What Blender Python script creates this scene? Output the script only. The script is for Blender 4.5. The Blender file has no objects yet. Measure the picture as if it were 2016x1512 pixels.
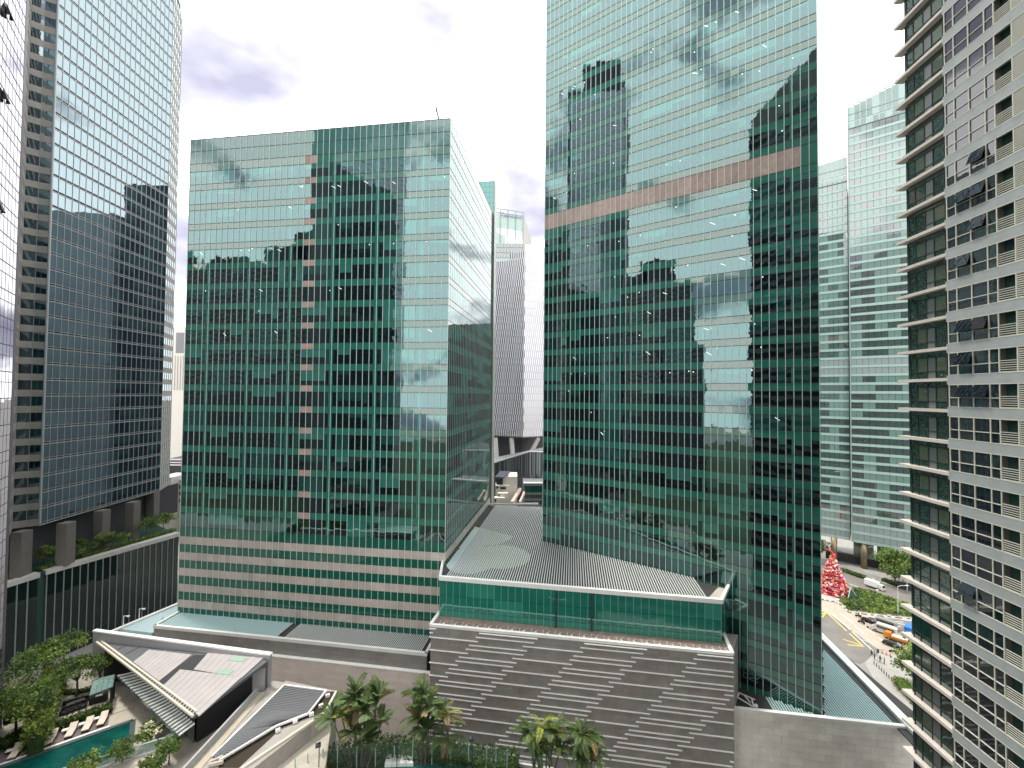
import bpy, math, random
from math import sin, cos, pi, radians, sqrt, atan2, floor
from mathutils import Vector, Matrix, Euler
SC = bpy.context.scene
COL = SC.collection
# ------------------------------------------------------------------ camera
FPX = 840.0; PITCH = radians(1.36); ROLL = 0.0095; CAMZ = 70.0
CAM = Vector((0, 0, CAMZ))
FW = Vector((0, cos(PITCH), sin(PITCH))); U0 = Vector((0, -sin(PITCH), cos(PITCH))); X0 = Vector((1, 0, 0))
RT = X0 * cos(ROLL) + U0 * sin(ROLL); UP = U0 * cos(ROLL) - X0 * sin(ROLL)
cd = bpy.data.cameras.new('camera'); cam = bpy.data.objects.new('camera', cd); COL.objects.link(cam)
cd.sensor_width = 36.0; cd.lens = FPX / 2016 * 36.0; cd.clip_start = 0.2; cd.clip_end = 6000
M = Matrix((RT, UP, -FW)).transposed().to_4x4(); M.translation = CAM
cam.matrix_world = M; SC.camera = cam
def ray(x, y): return FW + RT * ((x - 1008) / FPX) + UP * ((756 - y) / FPX)
def G(x, y, z=0.0):
    d = ray(x, y); return CAM + d * ((z - CAMZ) / d.z)
def Yp(x, y, yy):
    d = ray(x, y); return CAM + d * (yy / d.y)
def onp(x, y, P, n):
    d = ray(x, y); return CAM + d * ((Vector(P) - CAM).dot(n) / d.dot(n))
def proj(P):
    v = P - CAM; z = v.dot(FW)
    if z < 0.5: return None
    return (1008 + FPX * v.dot(RT) / z, 756 - FPX * v.dot(UP) / z)
# ------------------------------------------------------------------ world, sun, exposure
SUN_AZ = Vector((-0.85, 0.5, 0)).normalized(); SUN_EL = radians(71)
wd = bpy.data.worlds.new('World'); SC.world = wd; wd.use_nodes = True
nt = wd.node_tree; nt.nodes.clear()
def N(nt, t, **k):
    n = nt.nodes.new(t)
    for a, b in k.items(): setattr(n, a, b)
    return n
sky = N(nt, 'ShaderNodeTexSky', sky_type='NISHITA'); sky.sun_disc = False
sky.sun_elevation = SUN_EL; sky.sun_rotation = atan2(SUN_AZ.x, SUN_AZ.y)
sky.air_density = 1.0; sky.dust_density = 2.0
tc = N(nt, 'ShaderNodeTexCoord')
mp = N(nt, 'ShaderNodeMapping'); mp.inputs['Scale'].default_value = (1.0, 1.0, 2.1); mp.inputs['Location'].default_value = (1.2, 7.7, 3.3)
nz = N(nt, 'ShaderNodeTexNoise'); nz.inputs['Scale'].default_value = 2.3; nz.inputs['Detail'].default_value = 7; nz.inputs['Roughness'].default_value = 0.55
nz2 = N(nt, 'ShaderNodeTexNoise'); nz2.inputs['Scale'].default_value = 3.6; nz2.inputs['Detail'].default_value = 4
cr = N(nt, 'ShaderNodeValToRGB'); cr.color_ramp.elements[0].position = 0.26; cr.color_ramp.elements[1].position = 0.36
cr2 = N(nt, 'ShaderNodeValToRGB'); cr2.color_ramp.elements[0].position = 0.31; cr2.color_ramp.elements[1].position = 0.465
cr2.color_ramp.elements[0].color = (0.31, 0.31, 0.40, 1); cr2.color_ramp.elements[1].color = (1.42, 1.42, 1.41, 1)
e_ = cr2.color_ramp.elements.new(0.395); e_.color = (0.46, 0.46, 0.53, 1)
bl = N(nt, 'ShaderNodeMixRGB', blend_type='MIX'); bl.inputs[1].default_value = (0.62, 0.64, 0.82, 1)
sk = N(nt, 'ShaderNodeMixRGB', blend_type='ADD'); sk.inputs[0].default_value = 1.0
scl = N(nt, 'ShaderNodeVectorMath', operation='SCALE'); scl.inputs['Scale'].default_value = 0.07
bg = N(nt, 'ShaderNodeBackground'); bg.inputs['Strength'].default_value = 1.0
wo = N(nt, 'ShaderNodeOutputWorld')
L = nt.links.new
L(tc.outputs['Generated'], mp.inputs['Vector']); L(mp.outputs[0], nz.inputs['Vector']); L(mp.outputs[0], nz2.inputs['Vector'])
L(nz.outputs[0], cr.inputs[0]); L(nz2.outputs[0], cr2.inputs[0])
L(sky.outputs[0], scl.inputs[0]); L(scl.outputs[0], sk.inputs[1]); sk.inputs[2].default_value = (0.36, 0.37, 0.44, 1)
L(cr.outputs[0], bl.inputs[0]); L(sk.outputs[0], bl.inputs[1]); L(cr2.outputs[0], bl.inputs[2])
L(bl.outputs[0], bg.inputs['Color']); L(bg.outputs[0], wo.inputs['Surface'])
sd = bpy.data.lights.new('sun', 'SUN'); sd.energy = 1.5; sd.angle = radians(7); sd.color = (1, 0.95, 0.86)
sun = bpy.data.objects.new('sun', sd); COL.objects.link(sun)
sdir = SUN_AZ * cos(SUN_EL) + Vector((0, 0, sin(SUN_EL)))
sun.rotation_euler = sdir.to_track_quat('Z', 'Y').to_euler(); sun.location = (0, 0, 300)
SC.view_settings.view_transform = 'Standard'; SC.view_settings.look = 'None'
SC.view_settings.exposure = 1.15; SC.view_settings.gamma = 1.0; SC.view_settings.use_curve_mapping = False
SC.cycles.max_bounces = 8; SC.cycles.glossy_bounces = 4; SC.cycles.transparent_max_bounces = 8
RNG = random.Random(7)
# ------------------------------------------------------------------ materials
MATS = {}
def mat(name, col, rough=0.7, metal=0.0, var=0.0, vscale=0.5, ior=1.45, tint=None, bump=0.0, bscale=3.0, trans=0.0, alpha=None, emit=None, var2=None, orand=0.0):
    if name in MATS: return MATS[name]
    m = bpy.data.materials.new(name); m.use_nodes = True; MATS[name] = m
    t = m.node_tree; b = t.nodes['Principled BSDF']
    b.inputs['Base Color'].default_value = (*col, 1); b.inputs['Roughness'].default_value = rough
    b.inputs['Metallic'].default_value = metal; b.inputs['IOR'].default_value = ior
    if tint: b.inputs['Specular Tint'].default_value = (*tint, 1)
    geo = None
    if var or bump: geo = N(t, 'ShaderNodeNewGeometry')
    if var:
        n1 = N(t, 'ShaderNodeTexNoise'); n1.inputs['Scale'].default_value = vscale; n1.inputs['Detail'].default_value = 6
        n1.inputs['Roughness'].default_value = 0.65
        t.links.new(geo.outputs['Position'], n1.inputs['Vector'])
        mr = N(t, 'ShaderNodeMapRange'); mr.inputs[1].default_value = 0.3; mr.inputs[2].default_value = 0.7
        mr.inputs[3].default_value = 1 - var; mr.inputs[4].default_value = 1 + var
        t.links.new(n1.outputs[0], mr.inputs[0])
        src = mr.outputs[0]
        if orand:
            oi = N(t, 'ShaderNodeObjectInfo'); m2 = N(t, 'ShaderNodeMapRange'); m2.inputs[3].default_value = 1 - orand; m2.inputs[4].default_value = 1 + orand
            t.links.new(oi.outputs['Random'], m2.inputs[0]); mm = N(t, 'ShaderNodeMath', operation='MULTIPLY')
            t.links.new(src, mm.inputs[0]); t.links.new(m2.outputs[0], mm.inputs[1]); src = mm.outputs[0]
        vs = N(t, 'ShaderNodeVectorMath', operation='SCALE'); vs.inputs[0].default_value = col
        t.links.new(src, vs.inputs['Scale']); t.links.new(vs.outputs[0], b.inputs['Base Color'])
    if bump:
        n2 = N(t, 'ShaderNodeTexNoise'); n2.inputs['Scale'].default_value = bscale; n2.inputs['Detail'].default_value = 3
        t.links.new(geo.outputs['Position'], n2.inputs['Vector'])
        bp = N(t, 'ShaderNodeBump'); bp.inputs['Strength'].default_value = 1.0; bp.inputs['Distance'].default_value = bump
        t.links.new(n2.outputs[0], bp.inputs['Height']); t.links.new(bp.outputs[0], b.inputs['Normal'])
    if trans:
        b.inputs['Transmission Weight'].default_value = trans
    if alpha is not None: b.inputs['Alpha'].default_value = alpha
    if emit:
        b.inputs['Emission Color'].default_value = (*emit[0], 1); b.inputs['Emission Strength'].default_value = emit[1]
    return m
def leafmat(name, col, tr=0.35):
    if name in MATS: return MATS[name]
    m = bpy.data.materials.new(name); m.use_nodes = True; MATS[name] = m
    t = m.node_tree; b = t.nodes['Principled BSDF']; o = t.nodes['Material Output']
    geo = N(t, 'ShaderNodeNewGeometry'); n1 = N(t, 'ShaderNodeTexNoise'); n1.inputs['Scale'].default_value = 0.9; n1.inputs['Detail'].default_value = 4
    t.links.new(geo.outputs['Position'], n1.inputs['Vector'])
    mr = N(t, 'ShaderNodeMapRange'); mr.inputs[1].default_value = 0.3; mr.inputs[2].default_value = 0.7; mr.inputs[3].default_value = 0.55; mr.inputs[4].default_value = 1.5
    t.links.new(n1.outputs[0], mr.inputs[0])
    vs = N(t, 'ShaderNodeVectorMath', operation='SCALE'); vs.inputs[0].default_value = col
    t.links.new(mr.outputs[0], vs.inputs['Scale']); t.links.new(vs.outputs[0], b.inputs['Base Color'])
    b.inputs['Roughness'].default_value = 0.55
    tr_ = N(t, 'ShaderNodeBsdfTranslucent'); mx = N(t, 'ShaderNodeMixShader'); mx.inputs[0].default_value = tr
    t.links.new(vs.outputs[0], tr_.inputs['Color']); t.links.new(b.outputs[0], mx.inputs[1]); t.links.new(tr_.outputs[0], mx.inputs[2])
    t.links.new(mx.outputs[0], o.inputs['Surface'])
    return m
# glass: dark body + strong tinted mirror coat; every pane is slightly warped
WARP = 0.006
g_dark = mat('glass_green_dark', (0.002, 0.007, 0.008), 0.0, ior=2.4, tint=(0.63, 0.97, 0.98), bump=WARP, bscale=0.55)
g_mid = mat('glass_green_mid', (0.008, 0.058, 0.05), 0.0, ior=2.35, tint=(0.63, 0.97, 0.97), bump=WARP, bscale=0.55)
g_blind = mat('glass_green_blind', (0.028, 0.165, 0.135), 0.0, ior=2.35, tint=(0.63, 0.97, 0.97), bump=WARP, bscale=0.55)
g_span = mat('glass_green_spandrel', (0.018, 0.165, 0.12), 0.0, ior=2.0, tint=(1, 0.98, 0.96), bump=WARP, bscale=0.55, var=0.12, vscale=0.15)
g_top = mat('glass_green_parapet', (0.04, 0.16, 0.14), 0.0, ior=1.9, tint=(0.92, 1, 1), bump=WARP, bscale=0.55)
g_band = mat('glass_green_band', (0.008, 0.105, 0.07), 0.0, ior=1.6, tint=(0.8, 1, 1), bump=WARP, bscale=0.55)
fr_light = mat('mullion_light', (0.60, 0.66, 0.62), 0.45, 0.1)
fr_dark = mat('transom_dark', (0.03, 0.05, 0.05), 0.5)
core = mat('inner_core', (0.02, 0.06, 0.05), 0.8)
stone_b = mat('stone_beige', (0.47, 0.42, 0.37), 0.75, var=0.14, vscale=0.35, orand=0.1)
stone_p = mat('stone_pink', (0.40, 0.31, 0.27), 0.75, var=0.18, vscale=1.2, orand=0.12)
white = mat('paint_white', (0.78, 0.77, 0.74), 0.6, var=0.06, vscale=0.6)
conc = mat('concrete', (0.42, 0.41, 0.39), 0.85, var=0.12, vscale=0.4)
dark = mat('dark_metal', (0.03, 0.03, 0.035), 0.5)
# ------------------------------------------------------------------ object helpers
def V(*a): return Vector(a)
def wloc(o):
    p = Vector((0, 0, 0))
    while o is not None:
        p = p + o.location; o = o.parent
    return p
def setp(o, label=None, cat=None, group=None, kind=None):
    if label: o['label'] = label
    if cat: o['category'] = cat
    if group: o['group'] = group
    if kind: o['kind'] = kind
    return o
def thing(name, label, cat, loc=(0, 0, 0), group=None, rz=0.0):
    o = bpy.data.objects.new(name, None); COL.objects.link(o); o.location = loc; o.rotation_euler = (0, 0, rz)
    o.empty_display_size = 0.5
    return setp(o, label, cat, group)
def newobj(name, me, parent=None, loc=None):
    o = bpy.data.objects.new(name, me); COL.objects.link(o)
    if parent is not None: o.parent = parent
    if loc is not None: o.location = loc
    return o
class MB:
    def __init__(s): s.v = []; s.f = []; s.m = []; s.mats = []; s.cur = 0
    def mat(s, m):
        if m not in s.mats: s.mats.append(m)
        s.cur = s.mats.index(m); return s
    def raw(s, vs, fs):
        b = len(s.v); s.v.extend([Vector(a) for a in vs]); s.f.extend([tuple(b + i for i in f) for f in fs]); s.m.extend([s.cur] * len(fs)); return s
    def quad(s, a, b, c, d): return s.raw([a, b, c, d], [(0, 1, 2, 3)])
    def box(s, o, u, v, w):
        o = Vector(o); u = Vector(u); v = Vector(v); w = Vector(w)
        return s.raw([o, o + u, o + u + v, o + v, o + w, o + u + w, o + u + v + w, o + v + w],
                     [(0, 3, 2, 1), (4, 5, 6, 7), (0, 1, 5, 4), (1, 2, 6, 5), (2, 3, 7, 6), (3, 0, 4, 7)])
    def cbox(s, c, x, y, z, rz=0.0):
        u = Vector((cos(rz), sin(rz), 0)) * x; v = Vector((-sin(rz), cos(rz), 0)) * y; w = Vector((0, 0, z))
        return s.box(Vector(c) - u / 2 - v / 2, u, v, w)
    def bar(s, a, b, w, h, upv=(0, 0, 1)):
        a = Vector(a); b = Vector(b); d = (b - a).normalized(); upv = Vector(upv)
        if abs(d.dot(upv)) > 0.99: upv = Vector((1, 0, 0))
        sd_ = d.cross(upv).normalized(); u2 = sd_.cross(d).normalized()
        return s.box(a - sd_ * w / 2 - u2 * h / 2, b - a, sd_ * w, u2 * h)
    def prism(s, poly, z0, z1):
        n = len(poly); vs = [Vector((p[0], p[1], z0 if not callable(z0) else z0(p))) for p in poly] + [Vector((p[0], p[1], z1 if not callable(z1) else z1(p))) for p in poly]
        fs = [tuple(reversed(range(n))), tuple(range(n, 2 * n))] + [(i, (i + 1) % n, n + (i + 1) % n, n + i) for i in range(n)]
        return s.raw(vs, fs)
    def cyl(s, a, b, r0, r1=None, n=8, cap=True):
        a = Vector(a); b = Vector(b); r1 = r0 if r1 is None else r1
        d = (b - a).normalized(); t = Vector((0, 0, 1)) if abs(d.z) < 0.9 else Vector((1, 0, 0))
        x = d.cross(t).normalized(); y = d.cross(x)
        vs = [a + (x * cos(2 * pi * i / n) + y * sin(2 * pi * i / n)) * r0 for i in range(n)] + [b + (x * cos(2 * pi * i / n) + y * sin(2 * pi * i / n)) * r1 for i in range(n)]
        fs = [(i, n + i, n + (i + 1) % n, (i + 1) % n) for i in range(n)]
        if cap: fs += [tuple(range(n)), tuple(reversed(range(n, 2 * n)))]
        return s.raw(vs, fs)
    def tube(s, pts, r, n=6):
        for i in range(len(pts) - 1):
            ra = r[i] if isinstance(r, (list, tuple)) else r; rb = r[i + 1] if isinstance(r, (list, tuple)) else r
            s.cyl(pts[i], pts[i + 1], ra, rb, n)
        return s
    def ball(s, c, r, n=6, k=4, sz=1.0):
        c = Vector(c); vs = [c + Vector((0, 0, r * sz))]
        for j in range(1, k):
            a = pi * j / k
            for i in range(n): vs.append(c + Vector((r * sin(a) * cos(2 * pi * i / n), r * sin(a) * sin(2 * pi * i / n), r * cos(a) * sz)))
        vs.append(c - Vector((0, 0, r * sz))); fs = []
        for i in range(n): fs.append((0, 1 + i, 1 + (i + 1) % n))
        for j in range(k - 2):
            for i in range(n):
                a = 1 + j * n + i; b2 = 1 + j * n + (i + 1) % n; fs.append((a, a + n, b2 + n, b2))
        e = len(vs) - 1; q = 1 + (k - 2) * n
        for i in range(n): fs.append((e, q + (i + 1) % n, q + i))
        return s.raw(vs, fs)
    def mesh(s, name, off=Vector((0, 0, 0)), smooth=False):
        me = bpy.data.meshes.new(name)
        me.from_pydata([tuple(v - off) for v in s.v], [], s.f)
        for m in s.mats: me.materials.append(m)
        me.polygons.foreach_set('material_index', s.m)
        if smooth: me.polygons.foreach_set('use_smooth', [True] * len(s.f))
        me.update(); return me
    def build(s, name, parent=None, smooth=False, local=False, kind=None):
        off = Vector((0, 0, 0)) if (local or parent is None) else wloc(parent)
        o = newobj(name, s.mesh(name, off, smooth), parent)
        if kind: o['kind'] = kind
        return o
def one(name, fn, m, parent=None, **k):
    b = MB().mat(m); fn(b); return b.build(name, parent, **k)
def dup(root, loc, rz=None, label=None, group=None):
    r = root.copy(); COL.objects.link(r); r.location = loc
    if rz is not None: r.rotation_euler = (0, 0, rz)
    if label: r['label'] = label
    if group: r['group'] = group
    for ch in list(root.children):
        c = ch.copy(); COL.objects.link(c); c.parent = r
        for g in list(ch.children):
            d = g.copy(); COL.objects.link(d); d.parent = c
    return r
# ------------------------------------------------------------------ facade pieces
PCACHE = {}
def piece_geo(w, h, t, split):
    # local: x along wall, y inward, z up, centred on x/z; front at y = 0
    if not split:
        vs = [(-w / 2, 0, -h / 2), (w / 2, 0, -h / 2), (w / 2, t, -h / 2), (-w / 2, t, -h / 2), (-w / 2, 0, h / 2), (w / 2, 0, h / 2), (w / 2, t, h / 2), (-w / 2, t, h / 2)]
        return vs, [(0, 3, 2, 1), (4, 5, 6, 7), (0, 1, 5, 4), (1, 2, 6, 5), (3, 0, 4, 7)], [0] * 5
    kind, fr = split
    if kind == 'h':
        zs = h / 2 - fr * h
        vs = [(-w / 2, 0, -h / 2), (w / 2, 0, -h / 2), (w / 2, 0, zs), (-w / 2, 0, zs), (w / 2, 0, h / 2), (-w / 2, 0, h / 2), (-w / 2, t, -h / 2), (w / 2, t, -h / 2), (w / 2, t, h / 2), (-w / 2, t, h / 2)]
        return vs, [(0, 1, 2, 3), (3, 2, 4, 5), (0, 6, 7, 1), (5, 4, 8, 9), (1, 7, 8, 4, 2), (0, 3, 5, 9, 6)], [0, 1, 0, 1, 0, 0]
    xs = -w / 2 + fr * w
    vs = [(-w / 2, 0, -h / 2), (xs, 0, -h / 2), (w / 2, 0, -h / 2), (w / 2, 0, h / 2), (xs, 0, h / 2), (-w / 2, 0, h / 2), (-w / 2, t, -h / 2), (w / 2, t, -h / 2), (w / 2, t, h / 2), (-w / 2, t, h / 2)]
    return vs, [(0, 1, 4, 5), (1, 2, 3, 4), (0, 6, 7, 2, 1), (5, 4, 3, 8, 9), (2, 7, 8, 3), (0, 5, 9, 6)], [0, 1, 0, 0, 1, 0]
class Build:
    """collects facade pieces of one building; the largest of each kind become parts, the rest one part"""
    def __init__(s, root, limit=300, minpx=5.0): s.root = root; s.items = {}; s.limit = limit; s.minpx = minpx; s.off = wloc(root)
    def add(s, name, mats, w, h, t, Mx, split=None): s.items.setdefault(name, []).append((mats, w, h, t, Mx, split))
    def finish(s):
        for name, its in s.items.items():
            sc = []
            for i, it in enumerate(its):
                mats, w, h, t, Mx, split = it
                cs = [proj(Mx @ Vector((a * w / 2, 0, b * h / 2))) for a, b in ((-1, -1), (1, -1), (1, 1), (-1, 1))]
                ar = 0
                if all(cs):
                    nrm = (Mx.to_3x3() @ Vector((0, -1, 0))); vis = (CAM - Mx.translation).dot(nrm) > 0
                    cx = sum(c[0] for c in cs) / 4; cy = sum(c[1] for c in cs) / 4
                    if vis and -10 < cx < 2026 and -10 < cy < 1522:
                        ar = abs(sum(cs[k][0] * cs[(k + 1) % 4][1] - cs[(k + 1) % 4][0] * cs[k][1] for k in range(4))) / 2
                        xs_ = max(c[0] for c in cs) - min(c[0] for c in cs); ys_ = max(c[1] for c in cs) - min(c[1] for c in cs)
                        if max(xs_, ys_) < 9 or min(xs_, ys_) < 1.5: ar = 0
                sc.append((ar, i))
            sc.sort(key=lambda q: -q[0]); sel = set(i for a, i in sc[:s.limit] if a > 0)
            J = MB()
            for i, it in enumerate(its):
                mats, w, h, t, Mx, split = it
                if i in sel:
                    key = (round(w, 3), round(h, 3), t, split, tuple(m.name for m in mats))
                    me = PCACHE.get(key)
                    if me is None:
                        vs, fs, mi = piece_geo(w, h, t, split); me = bpy.data.meshes.new(name); me.from_pydata(vs, [], fs)
                        for m in mats: me.materials.append(m)
                        me.polygons.foreach_set('material_index', mi); me.update(); PCACHE[key] = me
                    o = newobj(name, me, s.root); M2 = Mx.copy(); M2.translation = Mx.translation - s.off; o.matrix_local = M2
                else:
                    vs, fs, mi = piece_geo(w, h, t, split); b = len(J.v)
                    for v in vs: J.v.append(Mx @ Vector(v))
                    for f, q in zip(fs, mi):
                        J.f.append(tuple(b + k for k in f)); J.mat(mats[q]); J.m.append(J.cur)
            if J.f:
                o = J.build(name, s.root); o['kind'] = 'stuff'
class Face:
    """a vertical wall plane: origin O (z=0), u left-to-right seen from outside"""
    def __init__(s, A, B):
        s.O = Vector((A[0], A[1], 0)); d = Vector((B[0] - A[0], B[1] - A[1], 0)); s.W = d.length; s.u = d.normalized(); s.n = Vector((s.u.y, -s.u.x, 0))
        s.R = Matrix((s.u, -s.n, Vector((0, 0, 1)))).transposed()
    def P(s, u, z, out=0.0): return s.O + s.u * u + Vector((0, 0, z)) + s.n * out
    def uz(s, px, py):
        q = onp(px, py, s.O, s.n); return ((q - s.O).dot(s.u), q.z)
    def M(s, u, z, out=0.0, tilt=0.0):
        R = s.R.to_4x4()
        if tilt: R = R @ Euler((RNG.gauss(0, tilt), 0, RNG.gauss(0, tilt))).to_matrix().to_4x4()
        R.translation = s.P(u, z, out); return R
    def piece(s, B, name, mats, u0, u1, z0, z1, out=0.0, t=0.08, gap=0.0, tilt=0.0, split=None):
        B.add(name, mats if isinstance(mats, tuple) else (mats,), u1 - u0 - gap, z1 - z0 - gap, t, s.M((u0 + u1) / 2, (z0 + z1) / 2, out, tilt), split)
    def bar(s, mb, u0, u1, z0, z1, out0, out1):
        mb.box(s.P(u0, z0, out0), s.u * (u1 - u0), s.n * (out1 - out0), Vector((0, 0, z1 - z0)))
def smooth_noise(i, j, s=0):
    return random.Random(i * 7919 + j * 104729 + s).random()
# ------------------------------------------------------------------ green office block (left)
TILT = 0.0022
def vision_mats(b, r, seed, colper=7):
    """which pane: column strip, blind, half blind, plain"""
    q = smooth_noise(b // 4, r, seed)
    if seed < 10:
        if b % colper == 3: return (g_dark if q < .5 else g_mid, g_blind), ('v', 0.62)
        if b % colper == 4 and seed % 2: return (g_blind, g_dark), ('v', 0.22)
    else:
        if b % 12 == 5 and q > .35: return (g_dark, g_blind), ('v', 0.7)
        q = q * .88 if q < .8 else q - .12
    if q < 0.42: return (g_dark,), None
    if q < 0.58: return (g_dark, g_mid), ('h', 0.25 + 0.5 * round(smooth_noise(b // 5, r, seed + 9) * 3) / 3)
    if q < 0.70: return (g_mid,), None
    if q < 0.94: return (g_dark, g_blind), ('h', 0.2 + 0.5 * round(smooth_noise(b // 5, r, seed + 5) * 3) / 3)
    return (g_blind,), None
A_L = V(-68.4, 89.0, 0); A_C = V(-12.3, 81.0, 0)
uA = (A_C - A_L).normalized(); dA = V(-uA.y, uA.x, 0)          # back direction
A_DEPTH = 44.6
A_C2 = A_C + dA * A_DEPTH; A_L2 = A_L + dA * A_DEPTH
HA = 4.2; ZA0 = 113.4
def a_rows(zmin):
    rows = [(ZA0 + 7.1, ZA0 + 9.6, 'top'), (ZA0 + 4.45, ZA0 + 7.1, 'top'), (ZA0 + 2.7, ZA0 + 4.45, 'span'), (ZA0, ZA0 + 2.7, 'vis')]
    for k in range(17):
        z = ZA0 - HA * k
        rows += [(z - 1.29, z, 'span'), (z - HA, z - 1.29, 'vis')]
    z = ZA0 - HA * 17; rows.append((z - 1.92, z, 'band')); z -= 1.92
    for k in range(5):
        rows += [(z - 1.68, z, 'stone'), (z - 3.23, z - 1.68, 'band')]; z -= 3.23
    rows.append((z - 1.0, z, 'band'))
    return [r for r in rows if r[0] > zmin - 0.01]
office = thing('office_block', 'green glass office block with flat roof and beige stone bands at its base', 'building', (-40, 100, 0))
B = Build(office)
mb = MB().mat(core); mb.prism([(A_L + dA * .3 + uA * .3)[:2], (A_C + dA * .3 - uA * .3)[:2], (A_C2 - dA * .3 - uA * .3)[:2], (A_L2 - dA * .3 + uA * .3)[:2]], 0, ZA0 + 9.4); mb.build('inner_core', office)
FA = Face(A_L, A_C); FB = Face(A_C, A_C2); FC = Face(A_C2, A_L2); FD = Face(A_L2, A_L)
def green_wall(F, B, nb, rows, seed, chk=None, mull=0.07, parent=office, transom=True):
    w = F.W / nb
    for r, (z0, z1, k) in enumerate(rows):
        for b in range(nb):
            u0 = b * w; u1 = u0 + w
            if k == 'vis':
                m, sp = vision_mats(b, r, seed)
                F.piece(B, 'window_pane', m, u0, u1, z0, z1, gap=0.03, tilt=TILT, split=sp)
            elif k == 'span':
                if chk and b in chk: F.piece(B, 'stone_panel', stone_p, u0, u1, z0, z1, gap=0.05, out=0.01)
                else: F.piece(B, 'spandrel_panel', g_span, u0, u1, z0, z1, gap=0.03, tilt=TILT)
            elif k == 'top': F.piece(B, 'spandrel_panel', g_top, u0, u1, z0, z1, gap=0.03, tilt=TILT)
            elif k == 'band': F.piece(B, 'spandrel_panel', g_band, u0, u1, z0, z1, gap=0.03, tilt=TILT)
            elif k == 'stone': F.piece(B, 'stone_panel', stone_b, u0, u1, z0, z1, gap=0.03, out=0.02)
            elif k == 'pink':
                if b < nb - 2: F.piece(B, 'stone_panel', stone_p, u0, u1, z0, z1, gap=0.04, out=0.01)
                else: F.piece(B, 'spandrel_panel', g_span, u0, u1, z0, z1, gap=0.03, tilt=TILT)
        if transom:
            mbt = MB().mat(fr_dark); F.bar(mbt, 0, F.W, z1 - 0.045, z1 + 0.045, -0.05, 0.035); mbt.build('transom', parent)
    zb = min(r[0] for r in rows); zt = max(r[1] for r in rows)
    if mull:
        for b in range(nb + 1):
            mbm = MB().mat(fr_light); F.bar(mbm, b * w - 0.045, b * w + 0.045, zb, zt, -0.05, mull); mbm.build('mullion', parent)
uc, zc = FA.uz(612, 460); cb = int(uc / (FA.W / 43))
green_wall(FA, B, 43, a_rows(23), 1, chk=(cb - 1, cb))
green_wall(FB, B, 34, a_rows(36), 2, mull=0.02)
green_wall(FC, B, 22, a_rows(36), 3, mull=0)
green_wall(FD, B, 17, a_rows(23), 4, mull=0)
B.finish()
mb = MB().mat(conc); zt = ZA0 + 9.6
mb.prism([A_L[:2], A_C[:2], A_C2[:2], A_L2[:2]], zt - 0.1, zt + 0.12); mb.build('parapet_cap', office)
# core tower at the far end of the right wall
f0 = FB.P(A_DEPTH - 0.5, 0, 0.0); ct = []
for a, b in ((0, .45), (0, -9), (3.5, -9), (3.5, .45)): ct.append((f0 + FB.u * a + FB.n * b)[:2])
mb = MB().mat(mat('stair_panel', (0.30, 0.32, 0.28), 0.35)); mb.prism(ct, 0, 133.0); mb.build('stair_tower', office)
FS = Face((f0 + FB.n * -9)[:2], (f0 + FB.n * .45)[:2])
B = Build(office)
for i in range(7):
    for j in range(6): FS.piece(B, 'stair_glazing', g_blind, 0.1 + i * 1.3, 0.1 + (i + 1) * 1.3, 123.2 + j * 1.6, 124.8 + j * 1.6, gap=0.05, out=0.06)
B.finish()
# roof crane
cr0 = FA.P(FA.uz(853, 235)[0], ZA0 + 9.7, -5); cr1 = cr0 + uA * -1.2 + V(0, 0, 6.0)
rc = thing('roof_crane', 'thin grey window cleaning crane arm rising above the green office block roof', 'crane', cr0)
mb = MB().mat(mat('crane_grey', (0.2, 0.19, 0.2), 0.5)); mb.cbox(cr0, 2.2, 1.6, 1.4); mb.build('carriage', rc)
mb = MB().mat(MATS['crane_grey']); mb.bar(cr0 + V(0, 0, 1.2), cr1, 0.32, 0.32); mb.build('jib', rc)
mb = MB().mat(MATS['crane_grey']); mb.bar(cr1, cr1 + V(-0.1, 0, -2.0), 0.16, 0.16); mb.cbox(cr1 + V(.55, 0, -2.6), 0.4, 0.4, 0.3); mb.build('hook_block', rc)
# ------------------------------------------------------------------ green tower (right)
TS = 0.898
T_L = V(8.1 * TS - 0.35, 103.5 * TS + 0.25, 0); T_R = V(51.9 * TS + 0.1, 72.2 * TS - 0.07, 0)
FT_ = Face(T_L, T_R); dT = -FT_.n
tower = thing('office_tower', 'tall green glass office tower with a pinkish stone band across its middle', 'building', (35, 95, 0))
HT = 4.2 * TS
zl = FT_.uz(1612, 753.6)[1]
zbt = FT_.uz(1333, 260 + 312 / 3.36)[1]; 
rows = []; z = zl
zbb = zbt - 3.35
while z + HT < zbb + 0.1: z += HT
# z = floor line under band; band bottom spandrel absorbs the rest
zlow = z
k = zlow
while k > 16:
    rows += [(k - 1.25, k, 'span'), (k - HT, k - 1.25, 'vis')]; k -= HT
rows += [(zlow, zbb, 'span'), (zbb, zbt, 'pink'), (zbt, zbt + 1.3, 'span')]
k = zbt + 1.3
while k < 178:
    rows += [(k, k + HT - 1.25, 'vis'), (k + HT - 1.25, k + HT, 'span')]; k += HT
ztop = k
if zbb - zlow < 0.3: rows = [r for r in rows if r[0] != zlow or r[2] != 'span']
mb = MB().mat(core); mb.prism([(T_L + dT * .3 + FT_.u * .3)[:2], (T_R + dT * .3 - FT_.u * .3)[:2], (T_R + dT * 30 - FT_.u * .3)[:2], (T_L + dT * 30 + FT_.u * .3)[:2]], 0, ztop - .2); mb.build('inner_core', tower)
B = Build(tower)
green_wall(FT_, B, 45, rows, 11, parent=tower)
FT2 = Face(T_R, T_R + dT * 30.3); FT3 = Face(T_R + dT * 30.3, T_L + dT * 30.3); FT4 = Face(T_L + dT * 30.3, T_L)
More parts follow.
